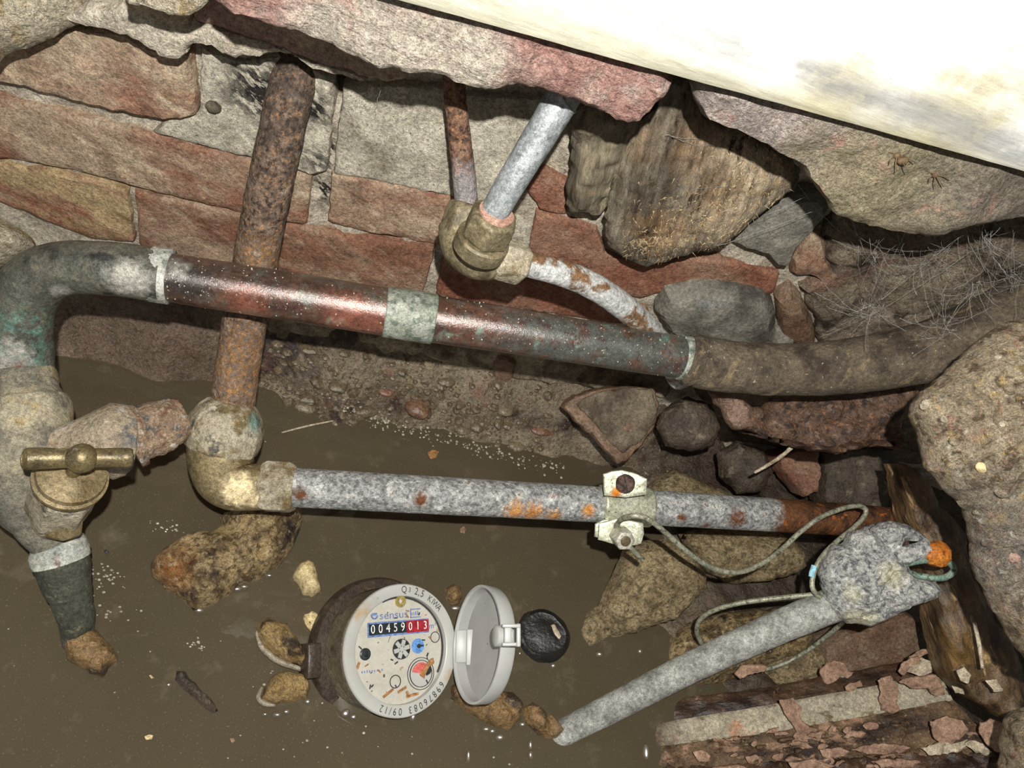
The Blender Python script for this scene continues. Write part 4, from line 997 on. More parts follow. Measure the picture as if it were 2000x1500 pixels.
for i, ch in enumerate('00459'):
    p = plate('drum', -.535 + i * .132, .245, -.535 + i * .132 + .13, .41, M['drum_black'], .0005, .0003)
    write('digit', ch, -.470 + i * .132, .328, .19, M['digit'], zf + .00095, p, wide=.82)
for i, ch in enumerate('013'):
    x0 = .127 + i * .138
    p = plate('drum', x0, .235, x0 + .136, .42, M['drum_red'], .0005, .0003)
    p['label'] = 'red decimal drum'
    write('digit', ch, x0 + .068, .328, .18, M['digit'], zf + .00095, p, wide=.82)
write('unit_mark', 'm³', .62, .31, .13, M['ink_blue'], zf + .0003, face)
write('lettering', 'sensus', -.09, .525, .17, M['ink_blue'], zf + .0003, face, wide=1.15)
annulus('emblem', -.43, .54, .04, .062, M['ink_blue'], 0, .0003, a0=math.pi * .95, a1=math.pi * 2.0, seg=16)
annulus('emblem_inner', -.43, .575, .0, .048, M['window_blue'], 0, .0003, a0=math.pi * 1.0, a1=math.pi * 2.0, seg=16)
for (x0, y0, x1, y1) in ((.21, .46, .225, .60), (.21, .585, .40, .60), (.21, .46, .40, .475)):
    plate('print_box', x0, y0, x1, y1, M['ink_blue'], 0, .0002)
for k in range(5):                      # worn print, no longer readable
    plate('worn_print', .235 + k * .035, .50, .25 + k * .035, .50 + random.uniform(.03, .07), M['ink_blue'], 0, .0002)
for k in range(9):
    plate('worn_print', -.66 + k * .042, -.29, -.645 + k * .042, -.29 + random.uniform(.02, .045), M['ink_blue'], 0, .0002)
g = annulus('brass_eyelet', .03, .73, .035, .095, M['gold'], 0, .0012, parent=face, seg=28)
# star wheel, blue pointer disc, black button, gauge
sw = disc('star_wheel', .03, .0, .145, M['drum_black'], 0, .0004)
annulus('wheel_rim', .03, 0, .145, .155, M['ink'], 0, .0006, parent=sw)
disc('wheel_hub', .03, 0, .055, M['plastic'], .0004, .0005, parent=sw)
for k in range(6):
    a = k * math.pi / 3 + .2
    V, Fc = box_vf(P(.03 + .085 * math.cos(a), .085 * math.sin(a), zf + .0007), (ex * math.cos(a) + ey * math.sin(a)) * (.055 * R), (-ex * math.sin(a) + ey * math.cos(a)) * (.032 * R), nrm * .0003)
    mesh('spoke', V, Fc, M['plastic'], sw, False)
bp_ = disc('pointer_disc', .33, .02, .115, M['blue'], 0, .0005); bp_['label'] = 'blue pointer disc'
disc('pointer_hub', .345, .02, .035, M['ink'], .0005, .0004, parent=bp_)
V, Fc = box_vf(P(.37, .02, zf + .0008), ex * (.06 * R), ey * (.014 * R), nrm * .0002); mesh('pointer', V, Fc, M['ink'], bp_, False)
bk = disc('black_button', -.60, -.02, .09, M['drum_black'], 0, .001)
annulus('button_ring', -.60, -.02, .05, .06, M['ink'], .001, .0002, parent=bk)
gg = disc('gauge', .37, -.40, .20, M['plastic'], 0, .0004)
annulus('gauge_ring', .37, -.40, .235, .245, M['ink'], 0, .0003, parent=gg, seg=44)
annulus('gauge_ring', .37, -.40, .195, .205, M['ink'], 0, .0007, parent=gg, seg=44)
annulus('red_sector', .37, -.40, .02, .17, M['red'], .0004, .0004, parent=gg, a0=.5, a1=2.9, seg=20)
disc('gauge_hub', .48, -.36, .07, M['drum_black'], .0006, .0012, parent=gg)
V, Fc = relief_vf([(818, 1318), (840, 1287), (846, 1284), (848, 1295), (836, 1306), (828, 1326)], ('d', (P(.4, -.25) - CAM).dot(FWD)), h=.0006, back=.0004, bev=.0003, amp=.0002, res=4, jit=.3)
mesh('leaf_scrap', V, Fc, M['brown_bit'], face)
annulus('small_ring', -.09, -.47, .085, .10, M['ink'], 0, .0002, seg=28)
annulus('small_ring', .66, .13, .075, .088, M['ink'], 0, .0002, seg=28)
annulus('small_ring', .04, .06, .24, .247, M['ink'], 0, .0001, seg=20, a0=1.0, a1=2.9)
annulus('rim_shadow', 0, 0, .775, .812, M['ink'], .0001, .0005, a0=-.55, a1=1.95, seg=50)  # shadow of the ring's lip, painted dark on the upper right of the dial
for k in range(34):
    a = random.uniform(0, 6.28); q = .78 * math.sqrt(random.random())
    x, y = q * math.cos(a), q * math.sin(a)
    if abs(y - .33) < .14 and abs(x) < .6: continue
    s1 = random.uniform(.006, .022)
    b1 = random.uniform(0, 3.14)
    V, Fc = box_vf(P(x, y, zf + .0003), (ex * math.cos(b1) + ey * math.sin(b1)) * (s1 * R * random.uniform(1, 2.2)), (-ex * math.sin(b1) + ey * math.cos(b1)) * (s1 * R * .6), nrm * .0002)
    mesh('grit', V, Fc, M['ink'] if random.random() < .55 else M['brown_bit'], face, False)
for (x, y, l, b1) in ((-.22, -.62, .10, .5), (.02, -.6, .08, .4), (.20, -.70, .11, .1), (-.72, -.17, .05, 1.2), (.12, -.68, .05, 2)):
    V, Fc = box_vf(P(x, y, zf + .0005), (ex * math.cos(b1) + ey * math.sin(b1)) * (l * R), (-ex * math.sin(b1) + ey * math.cos(b1)) * (.018 * R), nrm * .0004)
    mesh('leaf_scrap', V, Fc, M['brown_bit'], face, False)
write_ring('rim_lettering', [('Q', 3, 1), ('3', 9.5, .7), ('2', 17.5, 1.05), (',', 21, 1.05), ('5', 25, 1.05)], .905, .155, M['ink'], .0003, ring)
write_ring('rim_lettering', [('K', 35.5, 1), ('I', 39.5, 1), ('W', 44, 1), ('A', 49.5, 1)], .90, .145, M['ink'], .0003, ring)
write_ring('rim_lettering', [(c, 131 + 6.1 * i, 1) for i, c in enumerate('69876083')], .90, .15, M['ink'], .0003, ring)
write_ring('rim_lettering', [('0', 185, 1), ('9', 191, 1), ('/', 196, 1), ('1', 200.5, .95), ('2', 206, .95)], .90, .15, M['ink'], .0003, ring)
# open lid: a shallow cup hinged at the right of the dial, its hollow turned to the left
la = (-rr * .94 - vr * .34 + uu * .06).normalized()          # out of the hollow
lcen = at(929, 1256, .474)
lu = (uu - la * uu.dot(la)).normalized()
RL = 111 * .474 / F
H = .0105
lid = lathe('lid', lcen, -la, [(.0018, RL * .94), (0, RL * .955), (0, RL * .995), (.001, RL), (H * .8, RL * .985), (H, RL * .95), (H, .0005)], M['plastic_lid'], mt, seg=72, closed=False, ref=lu)
lathe('lid_inside', lcen, -la, [(.0016, RL * .945), (H * .8, RL * .93), (H * .8, .0005)], M['plastic_inner'], lid, seg=72, closed=False, ref=lu)
hv = (rr * .94 - uu * .04 - vr * -.34).normalized()
side = la.cross(lu).normalized()
# hinge plates lie at the lid's left edge
for (cx_, cy_, hw, hh, dpt, nm) in ((903, 1262, 13, 30, .501, 'hinge_plate'), (918, 1264, 7, 33, .498, 'hinge_leaf')):
    V, Fc = box_vf(at(cx_, cy_, dpt), rr * pxr(hw, dpt), uu * pxr(hh, dpt), vr * .0012)
    o = mesh(nm, V, Fc, M['plastic_lid'], lid, False); bevel(o, .0005)
# latch loop on the lid's rim
lt = lathe('latch_boss', at(966, 1242, .4375), (rr * .97 + vr * .2), [(0, pxr(17, .44)), (.0006, pxr(20, .44)), (.0095, pxr(20, .44)), (.010, pxr(17, .44))], M['plastic_lid'], lid, seg=20, ref=uu)
for (x0, y0, x1, y1) in ((980, 1219, 1016, 1226), (980, 1255, 1014, 1262), (1008, 1219, 1016, 1262), (984, 1226, 998, 1255)):
    c = at((x0 + x1) / 2, (y0 + y1) / 2, .432)
    V, Fc = box_vf(c, rr * pxr((x1 - x0) / 2, .432), uu * pxr((y1 - y0) / 2, .432), vr * .0028)
    o = mesh('latch_bar', V, Fc, M['plastic_lid'], lid, False); bevel(o, .0007)
# ------------------------------------------------------------------ loose stones, lumps and timber
def stone(name, label, poly, spec, m, cat='stone', **k):
    a = dict(kind='rock', h=.018, back=.02, amp=.005, freq=55, res=8, jit=.5, octs=5, seed=random.random() * 9)
    a.update(k)
    return tag(relief(name, poly, spec, m, None, **a), label, cat)
# near the mouth of the pit
stone('concrete_lump', 'big pale concrete lump with pebbles jutting in at the right edge', [(2010, 622), (1975, 628), (1945, 640), (1912, 668), (1880, 698), (1845, 730), (1815, 757), (1792, 778), (1780, 812), (1797, 840), (1804, 880), (1815, 915), (1832, 940), (1862, 972), (1890, 1000), (1899, 1040), (1904, 1085), (1908, 1122), (1932, 1160), (1945, 1195), (1962, 1222), (1985, 1262), (2010, 1300), (2180, 1350), (2250, 900), (2180, 600)], ('d', .385), M['concrete'], 'concrete', h=.032, back=.03, amp=.012, freq=42, res=9, octs=7)
lump = bpy.data.objects['concrete_lump']
for i, (x, y, r, mm) in enumerate(((1920, 912, 14, 'pebble_pale'), (1812, 790, 17, 'concrete_pale'), (1846, 818, 11, 'concrete_pale'), (1950, 700, 10, 'concrete_pale'), (1848, 895, 10, 'concrete'), (1872, 950, 9, 'concrete'), (1908, 1000, 10, 'concrete'), (1985, 1090, 15, 'brick_pale'), (1960, 830, 9, 'concrete_pale'), (1890, 770, 12, 'concrete'), (1935, 850, 14, 'concrete'), (1960, 960, 16, 'concrete'), (1925, 1060, 12, 'concrete'), (1870, 860, 13, 'concrete'), (1975, 760, 15, 'concrete'))):
    d = .352 + (.02 if x < 1830 else 0)
    for tr_ in range(30):                      # sink the pebble into the face of the lump
        hit, loc, nr_, ix = lump.ray_cast(CAM - lump.location, ray(x, y).normalized())
        break
    c = (lump.location + loc) if hit else at(x, y, d)
    V, Fc = ball_vf(c + ray(x, y).normalized() * pxr(r * .35, .36), pxr(r * random.uniform(.9, 1.25), .36), pxr(r * .85, .36), pxr(r * .6, .36), (RIGHT, DOWN, FWD), seg=14, rings=9, amp=.3, freq=120)
    mesh('pebble', V, Fc, M[mm], lump)
stone('pale_rubble_stone', 'pale sandy stone close by in the upper left corner', [(-60, 140), (-10, 100), (25, 86), (50, 76), (78, 68), (104, 46), (128, 38), (150, 26), (160, 0), (170, -70), (-80, -80)], ('d', .352), M['concrete_pale'], h=.02, back=.02, amp=.004, freq=50, res=9)
stone('corner_stone', 'light fuzzy grey stone in the lower right corner', [(2040, 1385), (1998, 1402), (1978, 1425), (1972, 1460), (1970, 1495), (1965, 1540), (2060, 1560)], ('d', .44), M['concrete'], h=.02, back=.02, res=9)
stone('yellow_edge_stone', 'yellowish rubble stone on the left edge beside the copper elbow', [(-60, 415), (-5, 424), (22, 437), (45, 452), (55, 470), (48, 486), (22, 500), (0, 515), (-60, 540)], ('d', .428), M['concrete_pale'], h=.014, back=.02, res=8)
# in the water
stone('lobed_stone', 'large yellow-brown lobed stone in the water under the brass elbow', [(430, 1008), (470, 996), (520, 985), (570, 985), (590, 1000), (588, 1035), (570, 1075), (545, 1105), (510, 1128), (470, 1142), (440, 1165), (405, 1185), (378, 1190), (355, 1170), (325, 1150), (298, 1125), (296, 1100), (320, 1075), (345, 1058), (370, 1045), (410, 1042), (432, 1030)], ('z', .004), M['limestone_wet'], h=.022, back=.03, amp=.007, freq=50)
stone('crusted_stone', 'small crusted brown stone at the foot of the stopcock', [(122, 1255), (150, 1232), (185, 1228), (205, 1248), (228, 1276), (230, 1288), (212, 1305), (200, 1322), (175, 1316), (155, 1298), (130, 1290)], ('z', .006), M['stone_brown'], h=.014, back=.02, res=6)
stone('tan_pebble', 'pale tan tooth-shaped pebble above the meter in open water', [(574, 1118), (582, 1104), (598, 1098), (614, 1104), (620, 1130), (626, 1155), (612, 1164), (592, 1160), (582, 1140), (572, 1128)], ('z', .004), M['pebble_pale'], h=.012, back=.012, amp=.002, res=5)
stone('ridged_stone', 'ridged brown oval stone left of the meter, upper of two', [(505, 1218), (522, 1205), (540, 1212), (560, 1222), (580, 1245), (592, 1268), (600, 1290), (592, 1302), (565, 1296), (535, 1280), (510, 1260), (502, 1238)], ('z', .006), M['stone_ridged'], h=.013, back=.02, res=6)
stone('wedge_stone', 'brown wedge-shaped stone left of the meter, lower of two', [(545, 1312), (575, 1312), (598, 1320), (606, 1345), (598, 1365), (570, 1372), (540, 1376), (506, 1368), (515, 1345), (530, 1325)], ('z', .004), M['stone_ridged'], h=.011, back=.02, res=6)
def rim(host, pts):
    h_ = bpy.data.objects[host]
    V, Fc = tube_vf([(on_z(x, y, z), pxr(r, .49)) for x, y, z, r in pts], seg=10, n=6, rough=.25, freq=200)
    mesh('pale_rim', V, Fc, M['pale_rim'], h_)
rim('ridged_stone', [(502, 1232, .006, 3), (508, 1258, .006, 5), (530, 1282, .006, 6), (560, 1298, .006, 6), (588, 1307, .006, 4)])
rim('wedge_stone', [(512, 1342, .004, 3), (505, 1362, .004, 5), (518, 1374, .004, 5), (538, 1378, .004, 3)])
stone('wet_root', 'dark wet knobbly twig lying in the water between stopcock and meter', [(345, 1310), (362, 1312), (378, 1330), (392, 1348), (412, 1366), (424, 1388), (414, 1392), (396, 1380), (378, 1362), (358, 1346), (342, 1328)], ('z', .001), M['stone_dark'], 'twig', h=.006, back=.01, res=5, amp=.003, freq=120)
stone('peat_stone', 'small brown stone half hidden behind the top of the meter', [(872, 1150), (885, 1140), (900, 1146), (902, 1165), (895, 1182), (878, 1180), (870, 1166)], ('z', .002), M['stone_brown'], h=.008, back=.01, res=5)
stone('pale_sunk_stone', 'pale blurred stone sunk beside the meter strap', [(585, 1205), (605, 1196), (630, 1202), (632, 1228), (612, 1244), (594, 1228)], ('z', -.003), M['pebble_pale'], h=.006, back=.01, res=6)
# black round cap
t = thing('black_cap', 'black round plastic cap floating right of the meter lid', 'cap', on_z(1062, 1240, 0))
cc = on_z(1062, 1240, .004)
tl = (Vector((0, 0, 1)) - ex * .2).normalized()
RB = pxr(56, .515)
lathe('cap', cc - tl * .008, tl, [(0, RB), (.006, RB), (.009, RB * .93), (.0105, RB * .78), (.0100, RB * .7), (.0115, RB * .4), (.012, .001)], M['black'], t, seg=40, rough=.09, freq=60)
V, Fc = relief_vf([(1076, 1222), (1082, 1218), (1096, 1242), (1092, 1248), (1084, 1240)], ('z', .015), kind='slab', h=.0006, back=.0006, bev=.0003, res=4, amp=.0002)
mesh('leaf_scrap', V, Fc, M['flake_pale'], t)
stone('mud_lump', 'brown muddy lump under the open meter lid', [(880, 1340), (915, 1330), (960, 1345), (1000, 1352), (1020, 1375), (1018, 1405), (995, 1425), (965, 1420), (935, 1405), (905, 1385), (880, 1365)], ('z', .001), M['stone_brown'], h=.011, back=.015, res=6, amp=.006, freq=80)
stone('mud_lump', 'brown knobbly lump between the open lid and the grey rod', [(1020, 1385), (1040, 1372), (1065, 1390), (1090, 1410), (1098, 1432), (1080, 1445), (1050, 1435), (1028, 1412)], ('z', .001), M['stone_brown'], h=.010, back=.015, res=6, amp=.005, freq=80)
# right hand rubble
stone('speckled_stone', 'pale speckled stone above the galvanised pipe right of the clamp', [(1262, 950), (1285, 928), (1320, 915), (1355, 932), (1390, 948), (1425, 962), (1440, 990), (1425, 1020), (1340, 1030), (1270, 1010)], ('d', .625), M['limestone'], h=.02, back=.02, res=7)
stone('triangular_stone', 'large brown triangular stone beneath the clamp', [(1215, 1075), (1250, 1058), (1290, 1052), (1330, 1060), (1360, 1085), (1378, 1120), (1382, 1148), (1360, 1165), (1345, 1185), (1320, 1205), (1280, 1220), (1235, 1235), (1195, 1245), (1165, 1268), (1140, 1270), (1122, 1245), (1120, 1215), (1140, 1195), (1165, 1185), (1180, 1155), (1200, 1115)], ('d', .580), M['limestone'], h=.024, back=.03, res=8, amp=.006)
stone('long_stone', 'long pale blotched stone under the bend of the wire', [(1325, 1045), (1380, 1030), (1450, 1034), (1520, 1040), (1560, 1062), (1575, 1095), (1550, 1120), (1520, 1130), (1470, 1136), (1420, 1138), (1380, 1120), (1350, 1090)], ('d', .622), M['limestone'], h=.022, back=.03, res=8, amp=.006)
stone('orange_stone', 'rounded orange-brown stone crossed by the grey rod', [(1275, 1330), (1285, 1290), (1300, 1255), (1330, 1225), (1370, 1210), (1420, 1200), (1480, 1195), (1540, 1190), (1580, 1200), (1590, 1240), (1560, 1270), (1500, 1290), (1440, 1320), (1370, 1340), (1300, 1345)], ('d', .590), M['limestone_wet'], h=.022, back=.03, res=8, amp=.005)
stone('shadowed_stone', 'dull pale stone below the rod beside the loose wire end', [(1470, 1300), (1530, 1262), (1580, 1250), (1610, 1262), (1615, 1300), (1600, 1340), (1550, 1350), (1490, 1330)], ('d', .600), M['limestone'], h=.014, back=.02, res=8)
stone('rubble_brick', 'dirty dark red brick lying behind the rod under the corroded clamp', [(1602, 1262), (1640, 1240), (1700, 1215), (1768, 1195), (1785, 1205), (1796, 1285), (1720, 1310), (1660, 1325), (1612, 1310)], ('d', .592), M['brick_wet'], 'brick', kind='slab', h=.006, back=.03, bev=.006, amp=.003, res=8)
stone('grey_slab', 'grey mortared brick slab lying on the wet bank below the wrapped pipe', [(1098, 795), (1125, 772), (1165, 760), (1220, 754), (1275, 756), (1286, 790), (1280, 830), (1252, 870), (1225, 900), (1205, 905), (1180, 878), (1150, 845), (1120, 818)], ('d', .585), M['brick_wet'], 'brick', kind='slab', h=.004, back=.03, bev=.004, amp=.002, res=8)
gs = bpy.data.objects['grey_slab']
V, Fc = relief_vf([(1122, 788), (1165, 766), (1222, 758), (1272, 760), (1282, 790), (1276, 828), (1248, 866), (1216, 884), (1190, 862), (1158, 824)], ('d', .5805), kind='slab', h=.0015, back=.002, bev=.002, amp=.002, res=8, jit=.5)
mesh('mortar_skin', V, Fc, M['mortar_wet'], gs)
stone('red_rubble_brick', 'short dull red brick end under the iron shard', [(1515, 888), (1555, 878), (1598, 880), (1604, 925), (1598, 962), (1570, 968), (1545, 940), (1525, 915)], ('d', .655), M['brick_deep'], 'brick', kind='slab', h=.005, back=.03, bev=.005, amp=.003, res=8)
stone('slate_block', 'grey-brown block beside the red brick end under the iron shard', [(1602, 884), (1680, 872), (1745, 876), (1765, 930), (1762, 995), (1690, 1000), (1608, 985)], ('d', .655), M['stone_dark'], kind='slab', h=.006, back=.03, bev=.006, amp=.004, res=9)
stone('dark_bank_stone', 'dark brown stone on the bank left of the iron shard', [(1290, 800), (1340, 775), (1390, 790), (1410, 830), (1395, 870), (1350, 885), (1300, 870), (1282, 835)], ('d', .60), M['stone_dark'], h=.014, back=.02, res=8)
stone('low_dark_stone', 'dark stone between the iron shard and the speckled stone', [(1400, 880), (1440, 862), (1490, 880), (1510, 920), (1490, 960), (1440, 965), (1405, 930)], ('d', .64), M['stone_dark'], h=.014, back=.02, res=8)
# iron shard
sh = thing('iron_shard', 'jagged rusty iron shard lying below the wrapped pipe', 'scrap iron', at(1580, 860, .53))
relief('plate', [(1384, 762), (1402, 766), (1428, 768), (1446, 772), (1462, 790), (1490, 796), (1500, 785), (1510, 776), (1560, 774), (1615, 775), (1670, 768), (1720, 760), (1804, 746), (1800, 770), (1776, 785), (1764, 800), (1758, 835), (1766, 855), (1774, 878), (1745, 876), (1695, 870), (1660, 880), (1630, 885), (1596, 882), (1566, 877), (1530, 868), (1496, 856), (1470, 844), (1450, 838), (1432, 838), (1420, 822), (1410, 800), (1396, 782)], ('d', .535), M['iron_shard'], sh, kind='slab', h=.004, back=.006, bev=.004, amp=.008, freq=45, res=7, jit=.6, tilt=tuple(UP_ * .0 for UP_ in (1, 1, 1)))
relief('curled_edge', [(1440, 842), (1480, 850), (1530, 858), (1580, 866), (1630, 872), (1690, 858), (1760, 862), (1770, 876), (1700, 872), (1632, 886), (1570, 880), (1500, 860)], ('d', .525), M['iron_shard'], sh, kind='rock', h=.007, back=.008, amp=.004, freq=90, res=7, jit=.6)
tw = thing('pale_twig', 'thin pale twig sticking out below the iron shard', 'twig', at(1510, 900, .54))
tube('stem', [(1546, 874, .532, 4), (1525, 892, .540, 4), (1500, 908, .548, 3.5), (1474, 923, .556, 3)], M['flake_pale'], tw, seg=8, n=6, rough=.2, freq=300)

# rotted timber under the ledge
tm = thing('rotted_timber', 'rotted fibrous timber end hanging from the wall below the ledge', 'timber', on_y(1300, 505, -.03))
relief('timber_end', [(1308, 150), (1345, 150), (1362, 205), (1400, 238), (1450, 252), (1500, 280), (1545, 305), (1562, 330), (1558, 358), (1545, 372), (1520, 388), (1490, 412), (1468, 430), (1440, 456), (1420, 470), (1395, 482), (1350, 492), (1310, 506), (1292, 512), (1256, 518), (1238, 510), (1212, 500), (1188, 478), (1180, 440), (1186, 395), (1200, 345), (1216, 305), (1230, 272), (1250, 238), (1280, 212)], ('y', -.022), M['timber'], tm, kind='rock', h=.012, back=.02, amp=.0028, freq=60, res=7, jit=.8, octs=6)
relief('side_piece', [(1112, 205), (1150, 190), (1260, 200), (1262, 250), (1240, 280), (1226, 330), (1206, 372), (1190, 400), (1172, 418), (1140, 414), (1112, 414), (1104, 396), (1108, 360), (1116, 300)], ('y', -.016), M['timber_dark'], tm, kind='rock', h=.010, back=.016, amp=.005, freq=60, res=8, jit=.5)
te = [c for c in tm.children if c.name.startswith('timber_end')][0]
fib = []
tew = world_loc(te)
for k in range(900):
    x = random.gauss(1390, 70); y = random.gauss(440, 38)
    if k % 3 == 0: x, y = random.gauss(1480, 45), random.gauss(345, 45)
    if k % 5 == 0: x, y = random.gauss(1270, 25), random.gauss(480, 18)
    hit, loc, nr_, ix = te.ray_cast(CAM - tew, ray(x, y).normalized())
    if not hit: continue
    c = tew + loc
    g = Vector(gdir) + Vector((random.gauss(0, .6), random.gauss(0, .35), random.gauss(0, .5)))
    g.normalize()
    l = random.uniform(.0015, .0045); wd = random.uniform(.00015, .00045)
    sd_ = g.cross(-FWD).normalized()
    tip = c + g * l - FWD * random.uniform(.0000, .0012)
    V = [c - sd_ * wd - g * l * .4, c + sd_ * wd - g * l * .4, tip, c - FWD * wd * 1.5]
    fib.append((V, [(0, 1, 3), (1, 2, 3), (2, 0, 3), (0, 2, 1)]))
V, Fc = join(fib)
mesh('fibres', V, Fc, M['fibre'], te, False, kind='stuff')

# wet post, painted board with peeling flakes
po = thing('wet_post', 'wet brown weathered timber plank leaning between the board and the concrete lump', 'plank', at(1960, 1400, .50))
relief('plank', [(1755, 905), (1790, 915), (1815, 950), (1832, 985), (1860, 1012), (1882, 1040), (1890, 1080), (1894, 1118), (1914, 1155), (1930, 1185), (1945, 1215), (1975, 1255), (1998, 1320), (2030, 1380), (2030, 1440), (1985, 1418), (1945, 1396), (1912, 1378), (1880, 1352), (1856, 1325), (1845, 1290), (1838, 1255), (1830, 1210), (1822, 1170), (1806, 1115), (1790, 1060), (1776, 1010), (1764, 950)], ('d', .525), M['post'], po, kind='slab', h=.007, back=.022, bev=.007, amp=.005, freq=50, res=9, jit=.5, tilt=tuple(DOWN * -.12))
V, Fc = tube_vf([(at(1903, 1215, .497), .0012), (at(1913, 1262, .493), .0014), (at(1919, 1305, .490), .001)], seg=8)
mesh('splinter', V, Fc, M['flake_pale'], po)
for (pl, d) in (([(1868, 1310), (1884, 1302), (1896, 1318), (1892, 1336), (1876, 1330)], .497), ([(1860, 1340), (1880, 1345), (1884, 1356), (1866, 1354)], .497), ([(1925, 1330), (1945, 1326), (1960, 1350), (1942, 1352)], .493)):
    V, Fc = relief_vf(pl, ('d', d), kind='slab', h=.0005, back=.0008, bev=.0003, amp=.0004, res=5, jit=.4)
    mesh('paint_flake', V, Fc, M['flake_pale'], po)
# board: four long faces stepping down towards the viewer
bo = thing('painted_board', 'rotten moulded board with peeling pinkish paint in the lower right corner', 'board', at(1600, 1480, .52))
def strip(name, top, bot, m, parent, nx=60, ny=10, amp=.0015, thick=.012):
    """a long face between two lines of the board, with a back"""
    V, Fc = [], []
    for side_ in (0, 1):
        for j in range(ny + 1):
            for i in range(nx + 1):
                u_ = i / nx; v_ = j / ny
                def L_(pts):
                    q = u_ * (len(pts) - 1); k = min(int(q), len(pts) - 2); f = q - k
                    return pts[k].lerp(pts[k + 1], f)
                a_, b_ = L_(top), L_(bot)
                p = a_.lerp(b_, v_)
                n_ = (b_ - a_).cross(top[-1] - top[0]).normalized()
                if n_.dot(FWD) > 0: n_ = -n_
                ed_ = min(1, min(v_, 1 - v_) * 8, min(u_, 1 - u_) * 20)
                if side_ == 0: p = p + n_ * (fnoise(p, 90, 5) * amp + .0012 * ed_)
                else: p = p - n_ * thick
                V.append(p)
    N1 = (nx + 1) * (ny + 1)
    for j in range(ny):
        for i in range(nx):
            a = j * (nx + 1) + i
            Fc.append((a, a + 1, a + nx + 2, a + nx + 1))
            Fc.append((N1 + a, N1 + a + nx + 1, N1 + a + nx + 2, N1 + a + 1))
    rim = [i for i in range(nx + 1)] + [j * (nx + 1) + nx for j in range(1, ny + 1)] + [ny * (nx + 1) + i for i in range(nx - 1, -1, -1)] + [j * (nx + 1) for j in range(ny - 1, 0, -1)]
    for k in range(len(rim)):
        a, b = rim[k], rim[(k + 1) % len(rim)]
        Fc.append((a, N1 + a, N1 + b, b))
    o = mesh(name, V, Fc, m, parent)
    bm = bmesh.new(); bm.from_mesh(o.data); bmesh.ops.recalc_face_normals(bm, faces=bm.faces); bm.to_mesh(o.data); bm.free()
    return sharp(o, 45)
A_ = lambda *ps: [at(*p) for p in ps]
strip('back_edge', A_((1235, 1375, .562), (1500, 1342, .562), (1800, 1285, .566)), A_((1238, 1423, .552), (1500, 1380, .550), (1835, 1318, .554)), M['board_dark'], bo)
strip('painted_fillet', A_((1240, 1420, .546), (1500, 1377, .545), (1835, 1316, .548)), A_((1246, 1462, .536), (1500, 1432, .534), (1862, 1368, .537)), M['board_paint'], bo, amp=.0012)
strip('lower_face', A_((1246, 1460, .537), (1500, 1430, .535), (1862, 1366, .538)), A_((1250, 1504, .530), (1600, 1490, .522), (1965, 1478, .516)), M['board'], bo, amp=.004, ny=16, nx=90)
strip('front_edge', A_((1250, 1496, .533), (1600, 1476, .524), (1965, 1462, .518)), A_((1255, 1560, .520), (1600, 1560, .508), (1975, 1560, .500)), M['board_dark'], bo, amp=.006, ny=16, nx=90)
def flake(poly, d, m='flake', curl=.0015):
    V, Fc = relief_vf(poly, ('d', d), kind='slab', h=.0006, back=.0010, bev=.0004, amp=curl, freq=120, res=6, jit=.6, seed=random.random() * 9)
    return mesh('paint_flake', V, Fc, M[m], bo)
flake([(1715, 1330), (1722, 1322), (1738, 1320), (1752, 1330), (1756, 1350), (1752, 1372), (1758, 1388), (1740, 1392), (1722, 1388), (1718, 1365), (1720, 1350)], .5345)
flake([(1524, 1368), (1548, 1364), (1566, 1385), (1562, 1402), (1590, 1432), (1612, 1446), (1604, 1462), (1570, 1460), (1545, 1448), (1556, 1430), (1545, 1410), (1530, 1390)], .5285)
flake([(1650, 1342), (1662, 1334), (1680, 1330), (1686, 1338), (1670, 1346), (1654, 1348)], .543)
flake([(1755, 1330), (1790, 1322), (1825, 1318), (1838, 1330), (1846, 1355), (1830, 1362), (1810, 1346), (1780, 1344)], .533)
flake([(1760, 1312), (1775, 1295), (1800, 1285), (1818, 1292), (1822, 1312), (1800, 1322), (1785, 1316)], .540, 'flake_pale', .003)
flake([(1755, 1312), (1765, 1292), (1795, 1280), (1800, 1290), (1775, 1305), (1765, 1322)], .538)
flake([(1770, 1292), (1790, 1272), (1812, 1264), (1816, 1276), (1800, 1282), (1784, 1296)], .545, 'flake', .003)
flake([(1818, 1410), (1850, 1398), (1880, 1408), (1892, 1428), (1872, 1446), (1850, 1458), (1826, 1446), (1818, 1428)], .5135)
flake([(1915, 1412), (1935, 1404), (1955, 1412), (1974, 1424), (1966, 1445), (1960, 1468), (1942, 1466), (1925, 1450), (1914, 1432)], .508)
flake([(1800, 1462), (1835, 1450), (1870, 1452), (1890, 1444), (1888, 1458), (1850, 1472), (1815, 1474)], .5125, 'flake_pale', .003)
flake([(1885, 1452), (1900, 1444), (1920, 1455), (1938, 1470), (1930, 1478), (1905, 1470)], .509, 'flake_pale', .003)
flake([(1600, 1466), (1640, 1458), (1660, 1470), (1630, 1482), (1606, 1478)], .518, 'flake', .003)
flake([(1660, 1464), (1700, 1456), (1745, 1452), (1780, 1460), (1760, 1470), (1700, 1474)], .5165, 'flake', .003)
flake([(1352, 1470), (1370, 1464), (1390, 1476), (1384, 1488), (1364, 1486)], .523)
flake([(1455, 1480), (1475, 1474), (1492, 1486), (1480, 1494), (1462, 1492)], .520)
flake([(1700, 1488), (1760, 1480), (1800, 1488), (1780, 1498), (1720, 1498)], .5085, 'flake', .003)
flake([(1390, 1500), (1440, 1494), (1470, 1504), (1420, 1512)], .513, 'flake', .003)
flake([(1540, 1490), (1590, 1484), (1630, 1496), (1590, 1506), (1550, 1504)], .511, 'flake', .003)
